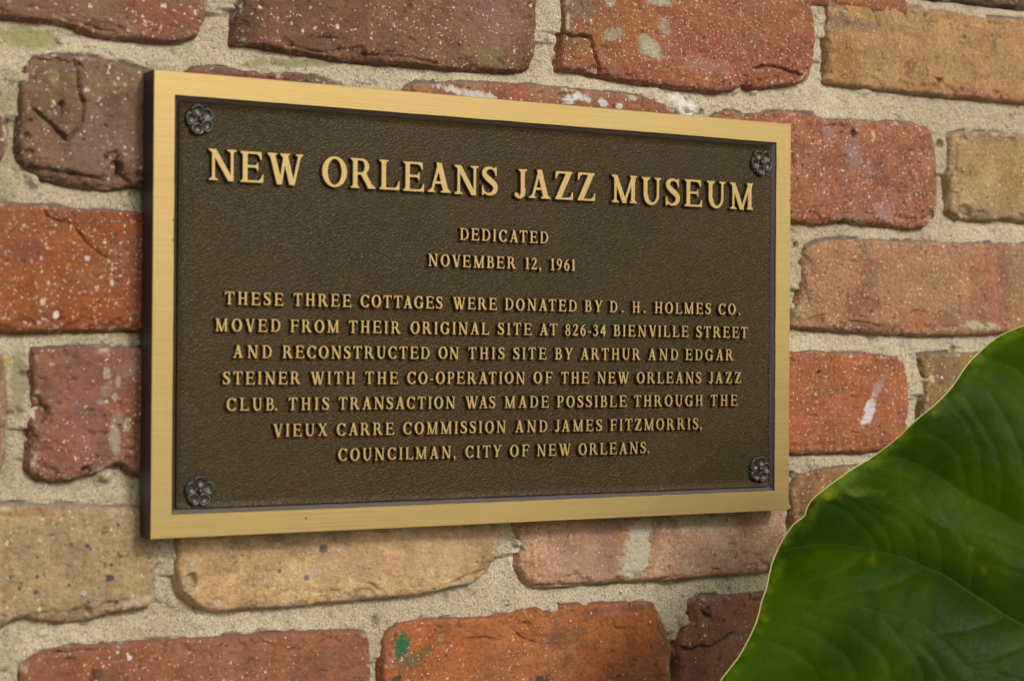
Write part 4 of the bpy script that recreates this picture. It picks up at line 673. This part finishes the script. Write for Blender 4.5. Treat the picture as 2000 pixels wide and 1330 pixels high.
def far_masonry():
    V, Fc = [], []
    zr = -220+77.3*np.arange(-14, 21)
    for ri, zc in enumerate(zr):
        for ci in range(32):
            cx = -2900+ci*216+(ri % 2)*107
            if -1030 < cx < 1230 and -4.5 <= (zc+220)/77.3 <= 10.5: continue
            n = len(V); w, h, t = 100, 33.5, 2.
            for (sx, sz) in ((-w, -h), (w, -h), (w, h), (-w, h)): V.append(((cx+sx)/1000, .012, (zc+sz)/1000))
            for (sx, sz) in ((-w+t, -h+t), (w-t, -h+t), (w-t, h-t), (-w+t, h-t)): V.append(((cx+sx)/1000, -.0015, (zc+sz)/1000))
            Fc += [(n, n+1, n+5, n+4), (n+1, n+2, n+6, n+5), (n+2, n+3, n+7, n+6), (n+3, n, n+4, n+7), (n+4, n+5, n+6, n+7)]
    V = np.array(V); V[:, 1] += Y_FACE
    o = mesh('masonry', V, np.array(Fc, np.int32), (GENMAT,), False, brick_wall); wall_child(o); tag(o, kind='stuff')
GENMAT = bpy.data.materials.get('brick_clay')
far_masonry()

# ground in front of the wall (below the picture)
def build_ground():
    b = NB('paving_concrete'); P = b.n('ShaderNodeTexCoord').outputs['Object']
    col = b.mix(b.noise(P, 3, 6, .6), srgb((120, 112, 100)), srgb((150, 142, 128))); b.put(col, b.b.inputs['Base Color']); b.b.inputs['Roughness'].default_value = .9
    o = mesh('ground', [(-60, -80, -1.35), (60, -80, -1.35), (60, .3, -1.35), (-60, .3, -1.35)], [(0, 1, 2, 3)], (b.m,), False); tag(o, kind='structure')
build_ground()

# ================================================================ THE PLAQUE
W2, H2 = PLAQUE_W/2, .127
IW, IH = .2118, .1140          # opening of the border
THICK, DEPTH, SLOPE = .0158, .0029, .0030
plaque = tag(empty('bronze_plaque', (0, Y_FACE, -H2)), 'rectangular cast bronze plaque with polished gold border and raised museum dedication lettering', 'plaque')
def pchild(o): o.location = Vector(o.location)-Vector((0, Y_FACE, -H2)); o.parent = plaque; return o

def brass_material(name, letter=False):
    b = NB(name); P = b.n('ShaderNodeTexCoord').outputs['Object']
    br = b.noise(b.scale(P, (6, 1, 2300)), 1, 5, .65); br2 = b.noise(b.scale(P, (4, 1, 260), (2, 0, 1)), 1, 4, .6); cl = b.noise(P, 22, 4, .5)
    col = b.mix(b.step(br, .3, .7), srgb((206, 166, 100)), srgb((224, 186, 124)))
    col = b.mix(b.math('MULTIPLY', b.step(br2, .42, .7), .2), col, srgb((220, 176, 114)))
    col = b.mix(b.math('MULTIPLY', b.step(cl, .55, .75), .25), col, srgb((224, 176, 110)))
    col = b.mix(1., col, (.65, .735, .76, 1), 'MULTIPLY')
    tn = b.noise(P, 5, 6, .65, .5); col = b.mix(b.math('MULTIPLY', b.step(tn, .48, .72), .35), col, srgb((168, 140, 84)))
    v = b.n('ShaderNodeTexVoronoi'); b.put(P, v.inputs['Vector']); v.inputs['Scale'].default_value = 85
    m = b.math('MULTIPLY', b.step(v.outputs['Distance'], .09, .05), b.math('GREATER_THAN', b.sep(v.outputs['Color'], 0), .86))
    col = b.mix(b.math('MULTIPLY', m, .7), col, srgb((96, 70, 36)))
    b.put(col, b.b.inputs['Base Color']); b.b.inputs['Metallic'].default_value = .68
    b.put(b.step(br, .25, .75, .40, .54), b.b.inputs['Roughness']); b.b.inputs['Anisotropic'].default_value = .35
    b.put(b.bump(br, .00012, .7), b.b.inputs['Normal'])
    return b.m
def field_material(flat=False):
    b = NB('brown_leather_paint'); P = b.n('ShaderNodeTexCoord').outputs['Object']
    n = b.noise(P, 60, 5, .6); big = b.noise(P, 7, 3, .5)
    col = b.mix(n, srgb((57, 48, 22)), srgb((43, 35, 14))); col = b.mix(b.step(big, .35, .65), col, srgb((58, 44, 22)))
    dust = b.step(b.noise(b.scale(P, (1, 1, 1), (1, 5, 2)), 30, 7, .7), .54, .78); col = b.mix(b.math('MULTIPLY', dust, .18), col, srgb((88, 80, 58)))
    b.put(col, b.b.inputs['Base Color'])
    b.b.inputs['Roughness'].default_value = .34; b.b.inputs['Specular IOR Level'].default_value = .17; b.b.inputs['Metallic'].default_value = .0
    W = b.n('ShaderNodeVectorMath', operation='MULTIPLY_ADD'); b.put(b.noise(P, 210, 3, .55, color=True), W.inputs[0]); W.inputs[1].default_value = (.0045, .0045, .0045); b.put(P, W.inputs[2])
    v = b.n('ShaderNodeTexVoronoi', feature='DISTANCE_TO_EDGE'); b.put(b.scale(W.outputs[0], (1, 1, 1.25), rot=(0, R(28), 0)), v.inputs['Vector']); v.inputs['Scale'].default_value = 470
    h = b.math('ADD', b.math('MULTIPLY', b.step(v.outputs['Distance'], .0, .30), .9), b.math('MULTIPLY', b.noise(P, 640, 4, .6), 1.1))
    h = b.math('ADD', h, b.math('MULTIPLY', b.noise(P, 120, 3, .5), 1.2))
    h = b.math('MULTIPLY', h, b.step(b.noise(b.scale(P, (1, 1, 1), (4, 0, 2)), 9, 3, .5), .3, .7, .55, 1.15)); b.put(b.bump(h, .00022, 1.), b.b.inputs['Normal'])
    return b.m
BRASS = brass_material('brushed_brass'); FIELD = field_material()
def side_material():
    b = NB('dark_brown_side'); P = b.n('ShaderNodeTexCoord').outputs['Object']
    col = b.mix(b.noise(P, 40, 5, .6), srgb((48, 50, 38)), srgb((40, 42, 33))); b.put(col, b.b.inputs['Base Color'])
    b.b.inputs['Roughness'].default_value = .42; b.put(b.bump(b.noise(P, 500, 4, .6), .0004, .6), b.b.inputs['Normal']); return b.m
SIDE = side_material()
def bevel_material():
    b = NB('bevel_lit_paint'); P = b.n('ShaderNodeTexCoord').outputs['Object']
    col = b.mix(b.noise(P, 90, 5, .6), srgb((66, 57, 50)), srgb((50, 43, 38))); b.put(col, b.b.inputs['Base Color'])  # base lightened: part of the sky reflection is put into the colour
    b.b.inputs['Roughness'].default_value = .3; b.b.inputs['Specular IOR Level'].default_value = .9; b.put(b.bump(b.noise(P, 300, 4, .6), .0003, .5), b.b.inputs['Normal']); return b.m
BEVEL = bevel_material()
def rect(w, h, y): return [(-w, y, -h), (w, y, -h), (w, y, h), (-w, y, h)]

def build_plate():
    # body: outer walls and back, one closed shell with the recess in front
    V = rect(W2-.0003, H2-.0003, THICK)+rect(W2, H2, .0009)+rect(IW, IH, .0009)+rect(IW-SLOPE, IH-SLOPE, DEPTH)
    Fc = [(3, 2, 1, 0)]
    for a in (0, 4, 8):
        for k in range(4): Fc.append((a+k, a+(k+1) % 4, a+4+(k+1) % 4, a+4+k))
    o = pchild(mesh('plate_body', V, Fc, (SIDE, BEVEL), False, mi=[0]*9+[1]*4))
    # textured field
    nx, nz = 210, 114; w, h = IW-SLOPE, IH-SLOPE
    X, Z = np.meshgrid(np.linspace(-w, w, nx), np.linspace(-h, h, nz))
    Y = DEPTH-.0003-.00018*fbm(X*1000, Z*1000, 28, 51, 3)
    edge = np.minimum(w-np.abs(X), h-np.abs(Z)); Y = Y-.0010*smooth01((.0016-edge)/.0016)
    pchild(mesh('recessed_panel', np.stack([X.ravel(), Y.ravel(), Z.ravel()], -1), grid_faces(np.ones(X.shape, bool)), (FIELD,), True))
    # polished border with a small cast arris, inner edge a little uneven
    rng = np.random.RandomState(5)
    def ring(w, h, y, wob=0.):
        pts = []
        n = 150
        for (ax, az), (bx, bz), k in (((-w, -h), (w, -h), n), ((w, -h), (w, h), n//2), ((w, h), (-w, h), n), ((-w, h), (-w, -h), n//2)):
            for i in range(k):
                t = i/k; x, z = ax+(bx-ax)*t, az+(bz-az)*t
                q = wob*(fbm(np.array([x*1000+7]), np.array([z*1000]), 18, 77, 3)[0]*1.0+.35*rng.uniform(-1, 1)*(rng.rand() < .25))
                if ax == bx: x += q*(1 if t > .02 else 0)
                else: z += q*(1 if t > .01 else 0)
                pts.append((x, y, z))
        return pts
    rings = [ring(W2, H2, .0009), ring(W2, H2, .0003), ring(W2-.0003, H2-.0003, 0.), ring(IW+.0003, IH+.0003, 0., .00018), ring(IW, IH, .0003, .00018), ring(IW-.0002, IH-.0002, .0012, .0001)]
    n = len(rings[0]); V = [p for r_ in rings for p in r_]; Fc = []
    for k in range(len(rings)-1):
        for i in range(n): Fc.append((k*n+i, k*n+(i+1) % n, (k+1)*n+(i+1) % n, (k+1)*n+i))
    o = pchild(mesh('border', V, np.array(Fc, np.int32), (BRASS, SIDE), False, mi=[0 if k in (1, 2, 3) else 1 for k in range(len(rings)-1) for i in range(n)]))
build_plate()

# ---- raised letters: brass tops ground flush with the border, painted sides
GF = glyph_fields(); GLYPH = {}
def letter_mesh(ch, cap, sx):
    key = (ch, cap, round(sx, 2))
    if key in GLYPH: return GLYPH[key]
    loops = contour(GF[ch]); x0 = min(l[:, 0].min() for l in loops); x1 = max(l[:, 0].max() for l in loops)
    V, Fc, mi = [], [], []
    S = cap; flat = []
    for l in loops:
        P = l.copy(); P[:, 0] = (P[:, 0]-x0)*sx
        nxt, prv = np.roll(P, -1, 0), np.roll(P, 1, 0); e = nxt-prv; nrm = np.stack([e[:, 1], -e[:, 0]], -1); nrm /= np.linalg.norm(nrm, axis=1)[:, None]+1e-9
        # which way is outward: sample the signed field
        def fld(q):
            ix = np.clip(((q[:, 0]/sx+x0-GX0)/GS).astype(int), 0, GNX-1); iy = np.clip(((q[:, 1]-GY0)/GS).astype(int), 0, GNY-1); return GF[ch][iy, ix]
        if (fld(P+nrm*.03)-fld(P-nrm*.03)).mean() < 0: nrm = -nrm
        flat.append((P, nrm))
    dep = DEPTH+.0002
    tops = []
    small = cap < .01
    for P, nrm in flat:
        n = len(P); base = len(V); o1, o2, o3 = (-.004, .012, .05) if not small else (-.004, .02, .075)
        for off, y in ((o1, 0.), (o2, .00022), (o3, dep)):
            for (x, z) in (P+nrm*off): V.append((x*S, y, z*S))
        for r_ in range(2):
            for i in range(n):
                j = (i+1) % n; Fc.append((base+r_*n+i, base+(r_+1)*n+i, base+(r_+1)*n+j, base+r_*n+j)); mi.append(0 if r_ == 0 else 1)
        tops.append((base, n))
    idx = [base+i for base, n in tops for i in range(n)]
    tri = tessellate_polygon([[Vector((V[base+i][0], V[base+i][2], 0)) for i in range(n)] for base, n in tops])
    for t in tri:
        a, b, c = (idx[k] for k in t)
        A, B_, C_ = V[a], V[b], V[c]
        if (B_[0]-A[0])*(C_[2]-A[2])-(B_[2]-A[2])*(C_[0]-A[0]) < 0: b, c = c, b
        Fc.append((a, b, c)); mi.append(0)
    me = bpy.data.meshes.new('letter'); me.from_pydata(V, [], Fc); me.materials.append(BRASS); me.materials.append(FIELD_SIDE)
    me.polygons.foreach_set('material_index', mi)
    bm = bmesh.new(); bm.from_mesh(me); bmesh.ops.recalc_face_normals(bm, faces=bm.faces[:]); bm.to_mesh(me); bm.free()
    me.update(); GLYPH[key] = (me, (x1-x0)*sx*S); return GLYPH[key]
def fs():
    b = NB('letter_side_paint'); b.b.inputs['Base Color'].default_value = srgb((58, 50, 34)); b.b.inputs['Roughness'].default_value = .28; b.b.inputs['Specular IOR Level'].default_value = .7; return b.m
FIELD_SIDE = fs()
def kern(a, b):
    k = 0
    if a+b in ('AT', 'TA', 'AV', 'VA', 'AC', 'AG', 'WA', 'FA', 'LY', 'TY', 'RT', 'IV', 'OV', 'AR', 'AW', 'LM', 'JA', 'AU', 'PA', 'AY', 'VI', 'VE', 'OW'): k = -.05
    if a+b in ('AT', 'TA', 'AV', 'VA', 'LT', 'JA'): k = -.12
    return k
def set_word(word, x0, x1, z, cap, sx, name):
    dim = [letter_mesh(c, cap, sx)[1] for c in word]
    if word in '.,': 
        tot = 0; gap = 0; x0 = (x0+x1)/2-dim[0]/2
    else:
        ks = [kern(a, b)*cap for a, b in zip(word[:-1], word[1:])]
        free = (x1-x0)-sum(dim)-sum(ks)
        gap = free/max(1, len(word)-1) if len(word) > 1 else 0
    x = x0
    for i, c in enumerate(word):
        me, w = letter_mesh(c, cap, sx)
        nm = 'comma' if c == ',' else 'full_stop' if c == '.' else 'hyphen' if c == '-' else 'digit' if c.isdigit() else name
        o = bpy.data.objects.new(nm, me); link(o); o.location = (x, 0, z+random.uniform(-.00008, .00008)*cap/.007); o.rotation_euler = (0, random.uniform(-.006, .006), 0); pchild(o)
        x += w+gap+(ks[i] if word not in '.,' and i < len(word)-1 else 0)
for li, (z, words) in enumerate(TEXT):
    cap = .0170 if li == 0 else .0070
    for w, x0, x1 in words:
        nat = sum(letter_mesh(c, cap, 1.0 if li == 0 else .93)[1] for c in w)
        sx = 1.0 if li == 0 else .93
        # condensed where the word is set tight
        need = (x1-x0)/1000
        if len(w) > 1:
            want = need-(len(w)-1)*cap*(.08 if li == 0 else .13)
            sx *= min(1.06, max(.74, want/nat))
        set_word(w, x0/1000, x1/1000, z/1000, cap, round(sx, 2), 'heading_letter' if li == 0 else 'letter')

# ---- rosettes hiding the fixings
def rosette_material():
    b = NB('oxidised_bronze'); P = b.n('ShaderNodeTexCoord').outputs['Object']
    n = b.noise(P, 260, 5, .65); n2 = b.noise(P, 420, 4, .6)
    geo = b.n('ShaderNodeNewGeometry')
    col = b.mix(b.step(n, .35, .65), srgb((60, 55, 46)), srgb((82, 82, 76)))
    col = b.mix(b.math('MULTIPLY', b.step(n2, .58, .7), .8), col, srgb((150, 112, 76)))
    b.put(col, b.b.inputs['Base Color']); b.b.inputs['Metallic'].default_value = .7; b.put(b.step(n, .3, .7, .26, .5), b.b.inputs['Roughness'])
    b.put(b.bump(n2, .0003, .6), b.b.inputs['Normal']); return b.m
ROS = rosette_material()
def rosette(cx, cz, rot, seed):
    root = bpy.data.objects.new('rosette', None); root.empty_display_size = .01; link(root); root.location = (cx, DEPTH, cz); pchild(root)
    RR = .0088
    def lobe(name, r0, a0, ra, rt, prof, nr=9, na=20):
        V = []; ca, sa = math.cos(a0), math.sin(a0)
        for i in range(nr):
            t = i/(nr-1)
            for j in range(na):
                a = 2*math.pi*j/na; u, v = t*math.cos(a), t*math.sin(a)
                sq = 1+.10*u*(1-abs(v))            # a little broader outwards
                rf = 1+(.07*t*math.sin(3*a+seed+a0*5) if name == 'petal' else 0); x, z = r0+u*ra*rf, v*rt*(1+.16*u)*rf; V.append((x*ca-z*sa, -prof(t, u), x*sa+z*ca))
        for j in range(na):
            a = 2*math.pi*j/na; u, v = 1.04*math.cos(a), 1.04*math.sin(a); x, z = r0+u*ra, v*rt*(1+.16*u); V.append((x*ca-z*sa, .0002, x*sa+z*ca))
        Fc = [(i*na+j, i*na+(j+1) % na, (i+1)*na+(j+1) % na, (i+1)*na+j) for i in range(nr) for j in range(na)]
        mesh(name, V, np.array(Fc, np.int32), (ROS,), True, root)
    petal = lambda t, u: (.0017+.0014*math.exp(-((t-.76)/.22)**2)*(.35+.65*(u+1)/2)-.0004*(1-t))*(1-max(0, (t-.88)/.12)**2*.35)
    sep = lambda t, u: .0016*(1-.5*t*t)
    for k in range(5):
        a = rot+k*2*math.pi/5
        lobe('petal', .0052, a+.05*math.sin(seed*3+k*2), .0037, .0040, petal)
        lobe('sepal', .0072, a+math.pi/5, .0016, .0007, sep, 4, 10)
    lobe('disc', 0, 0, .0034, .0034, lambda t, u: .0016-.0003*t*t, 4, 20)
    # centre boss, an upright oval
    V = []; nr, na = 7, 18
    for i in range(nr):
        t = i/(nr-1)
        for j in range(na):
            a = 2*math.pi*j/na; V.append((.0014*math.sin(t*math.pi/2)*math.cos(a), -(.0018+.0018*math.cos(t*math.pi/2)), .0021*math.sin(t*math.pi/2)*math.sin(a)))
    for j in range(na): a = 2*math.pi*j/na; V.append((.0015*math.cos(a), 0, .0022*math.sin(a)))
    Fc = [(i*na+j, i*na+(j+1) % na, (i+1)*na+(j+1) % na, (i+1)*na+j) for i in range(nr) for j in range(na)]
    mesh('boss', V, np.array(Fc, np.int32), (ROS,), True, root)
for cx, cz, rot, s in ((-.1966, .1018, R(108), 1), (.2000, .1004, R(48), 2), (.2002, -.0997, R(82), 3), (-.1952, -.1020, R(88), 4)):
    rosette(cx, cz, rot, s)

# ================================================================ THE LEAF
def leaf_material(vein=False):
    b = NB('leaf_green' if not vein else 'leaf_vein'); tc = b.n('ShaderNodeTexCoord').outputs['Object']
    n = b.noise(tc, 14, 5, .6, .5); n2 = b.noise(tc, 260, 4, .6)
    if vein: col = b.mix(n, srgb((64, 92, 30)), srgb((56, 82, 26)))
    else:
        col = b.mix(b.step(n, .35, .65), srgb((54, 84, 0)), srgb((32, 58, 0)))
        col = b.mix(b.math('MULTIPLY', b.step(n2, .5, .7), .3), col, srgb((44, 66, 4)))
    rim = b.n('ShaderNodeAttribute', attribute_name='rim').outputs['Fac']
    fv = b.n('ShaderNodeAttribute', attribute_name='veining').outputs['Fac']
    if not vein:
        col = b.mix(b.math('MULTIPLY', fv, .06), col, srgb((104, 140, 72)))
        m = b.math('MULTIPLY', b.step(rim, 9, 1.), b.step(b.noise(tc, 60, 4, .6), .38, .68))
        col = b.mix(b.math('MULTIPLY', m, .55), col, srgb((120, 150, 40)))  # yellow-green patches near the edge paint in light glowing through the blade
        sp = b.n('ShaderNodeSeparateXYZ'); b.l(tc, sp.inputs[0]); X, Y = sp.outputs[0], sp.outputs[1]
        nz = b.noise(tc, 420, 4, .65); nw = b.noise(tc, 90, 4, .65)
        def ell(px, py, rx, ry, nn, amp, lo, hi):
            u = b.math('MULTIPLY', b.math('SUBTRACT', X, px/1000), 1000/rx); w = b.math('MULTIPLY', b.math('SUBTRACT', Y, py/1000), 1000/ry)
            r_ = b.math('SQRT', b.math('ADD', b.math('MULTIPLY', u, u), b.math('MULTIPLY', w, w)))
            return b.step(b.math('ADD', r_, b.math('MULTIPLY', b.math('SUBTRACT', nn, .5), amp)), hi, lo)
        for px, py, rx, ry in LEAF_PALE: col = b.mix(b.math('MULTIPLY', ell(px, py, rx*.9, ry*.8, nw, 5.5, .0, 1.6), .36), col, srgb((132, 148, 40)))
        for px, py, r_ in LEAF_SPOTS:
            col = b.mix(b.math('MULTIPLY', ell(px, py, r_*.8, r_*1.1, nz, 3., .5, 1.2), .3), col, srgb((110, 112, 30)))
            col = b.mix(b.math('MULTIPLY', ell(px, py, r_*.22, r_*.4, nz, 2.5, .5, 1.1), .7), col, srgb((126, 74, 36)))
    b.put(col, b.b.inputs['Base Color']); b.b.inputs['Roughness'].default_value = .36; b.b.inputs['Specular IOR Level'].default_value = .07
    b.put(b.bump(b.math('ADD', b.noise(tc, 700, 3, .6), b.math('MULTIPLY', b.noise(tc, 120, 3, .5), 1.5)), .0004, .5), b.b.inputs['Normal'])
    tr = b.n('ShaderNodeBsdfTranslucent'); tcol = b.mix(1., col, (1.9, 2.1, .1, 1), 'MULTIPLY'); b.put(tcol, tr.inputs['Color'])
    mx = b.n('ShaderNodeMixShader'); mx.inputs[0].default_value = .4
    b.l(b.b.outputs[0], mx.inputs[1]); b.l(tr.outputs[0], mx.inputs[2]); b.l(mx.outputs[0], b.out.inputs['Surface'])
    return b.m
def build_leaf():
    n = Vector(LEAF_N); eu = Vector((0, 0, 1)).cross(n).normalized(); ev = n.cross(eu)
    root = tag(empty('elephant_ear_plant', LEAF_ORIGIN), 'big dark green leaf with arching pale veins at the right, in front of the wall', 'plant')
    root.rotation_euler = Matrix((eu, ev, n)).transposed().to_euler()
    def relief(X, Y, full=False):
        d = np.full(X.shape, 1e9)
        for v in LEAF_LATERALS+[LEAF_MIDRIB]: d = np.minimum(d, seg_dist(X, Y, v))
        h = 10.5*(1-np.exp(-d/21))+3.6*(fbm(X, Y, 80, 611, 2))
        df = np.full(X.shape, 1e9)
        for v in LEAF_FINE: df = np.minimum(df, seg_dist(X, Y, v))
        h = h-.22*np.exp(-(df/1.4)**2)+.55*(1-np.exp(-df/5))
        # pleats that run with the side veins
        w = np.sin((d+5*fbm(X, Y, 45, 617, 3))*2*math.pi/8.5); h = h+.06*w*smooth01(d/8)+.05*fbm(X, Y, 6, 619, 3)
        e = -g_poly(LEAF_EDGE, X, Y)
        wave = np.sin((X*.55-Y*.8)*2*math.pi/66+1.)
        h = h+2.6*wave*np.exp(-np.clip(e, 0, 99)/16)-3.2*np.exp(-np.clip(e, 0, 99)/7.)
        return (h, e, d, df) if full else h
    P = np.array(LEAF_EDGE); st = 1.35
    xs = np.arange(P[:, 0].min()-2, P[:, 0].max()+2, st); ys = np.arange(P[:, 1].min()-2, P[:, 1].max()+2, st)
    X, Y = np.meshgrid(xs, ys); h, e, d, df = relief(X, Y, True)
    keep = e > -st*.95
    # pull the outermost vertices onto the outline
    gy, gx = np.gradient(e, st); gl = np.hypot(gx, gy)+1e-6
    out = keep & (e < 0); X2 = np.where(out, X-e*gx/gl, X); Y2 = np.where(out, Y-e*gy/gl, Y); h = relief(X2, Y2)
    V = np.stack([X2[keep], Y2[keep], h[keep]], -1)/1000
    o = mesh('leaf_blade', V, grid_faces(keep), (leaf_material(),), True, root)
    a = o.data.attributes.new('rim', 'FLOAT', 'POINT'); a.data.foreach_set('value', np.clip(e[keep], 0, 60).astype(np.float32))
    a = o.data.attributes.new('veining', 'FLOAT', 'POINT'); a.data.foreach_set('value', (np.exp(-(df[keep]/.8)**2)*smooth01(e[keep]/10)).astype(np.float32))
    VM = leaf_material(True)
    def tube(name, pts, r0, r1, mat, lift, flat=.6, close=False, na=8, dens=3.):
        # smooth centreline laid on the blade
        Q = np.array(pts, float); 
        if close: Q = np.vstack([Q[-1], Q, Q[:2]])
        else: Q = np.vstack([2*Q[0]-Q[1], Q, 2*Q[-1]-Q[-2]])
        C = []
        for i in range(1, len(Q)-2):
            L = np.hypot(*(Q[i+1]-Q[i])); k = max(2, int(L/dens))
            for j in range(k):
                t = j/k; C.append(.5*((2*Q[i])+(Q[i+1]-Q[i-1])*t+(2*Q[i-1]-5*Q[i]+4*Q[i+1]-Q[i+2])*t*t+(3*Q[i]-Q[i-1]-3*Q[i+1]+Q[i+2])*t**3))
        if not close: C.append(Q[-2])
        C = np.array(C); Z = relief(C[:, 0], C[:, 1])+lift; N = len(C)
        T = np.gradient(C, axis=0); T /= np.linalg.norm(T, axis=1)[:, None]+1e-9
        V = []
        for i in range(N):
            r = r0+(r1-r0)*i/(N-1)
            for k in range(na):
                a = 2*math.pi*k/na
                V.append(((C[i, 0]-T[i, 1]*r*math.cos(a))/1000, (C[i, 1]+T[i, 0]*r*math.cos(a))/1000, (Z[i]+r*flat*math.sin(a))/1000))
        Fc = [(i*na+k, i*na+(k+1) % na, ((i+1) % N)*na+(k+1) % na, ((i+1) % N)*na+k) for i in range(N if close else N-1) for k in range(na)]
        return mesh(name, V, np.array(Fc, np.int32), (mat,), True, root)
    tube('midrib', LEAF_MIDRIB, 4.2, .9, VM, -.8)
    for i, v in enumerate(LEAF_LATERALS): tube('lateral_vein', v, .2, .95, VM, .2, .4)
    b = NB('leaf_margin'); b.b.inputs['Base Color'].default_value = srgb((196, 190, 120)); b.b.inputs['Roughness'].default_value = .5
    tube('leaf_margin', LEAF_EDGE, .30, .30, b.m, 0., 1., True, 6)
    # petiole from the sinus down to the ground
    b = NB('leaf_stalk'); b.b.inputs['Base Color'].default_value = srgb((92, 122, 56)); b.b.inputs['Roughness'].default_value = .45
    A = Vector((LEAF_MIDRIB[0][0], LEAF_MIDRIB[0][1], relief(np.array([LEAF_MIDRIB[0][0]]), np.array([LEAF_MIDRIB[0][1]]))[0]-3))/1000
    M = Matrix((eu, ev, n)).transposed(); inv = M.inverted()
    A = M @ A+Vector(LEAF_ORIGIN); E = Vector((.62, -.16, -1.35)); V = []; N = 40; na = 12
    c1 = A-M @ Vector((0, -.02, .10)); c2 = Vector((.60, -.12, -.7))
    pts = [A*(1-t)**3+c1*3*t*(1-t)**2+c2*3*t*t*(1-t)+E*t**3 for t in [i/(N-1) for i in range(N)]]
    for i, p in enumerate(pts):
        T = (pts[min(i+1, N-1)]-pts[max(i-1, 0)]).normalized(); s = T.cross(Vector((0, 1, .01))).normalized(); u = s.cross(T); r = .0048+.009*i/N
        for k in range(na): a = 2*math.pi*k/na; V.append(tuple(inv @ (p+s*r*math.cos(a)+u*r*math.sin(a)-Vector(LEAF_ORIGIN))))
    Fc = [(i*na+k, i*na+(k+1) % na, (i+1)*na+(k+1) % na, (i+1)*na+k) for i in range(N-1) for k in range(na)]
    mesh('leaf_stalk', V, np.array(Fc, np.int32), (b.m,), True, root)
build_leaf()
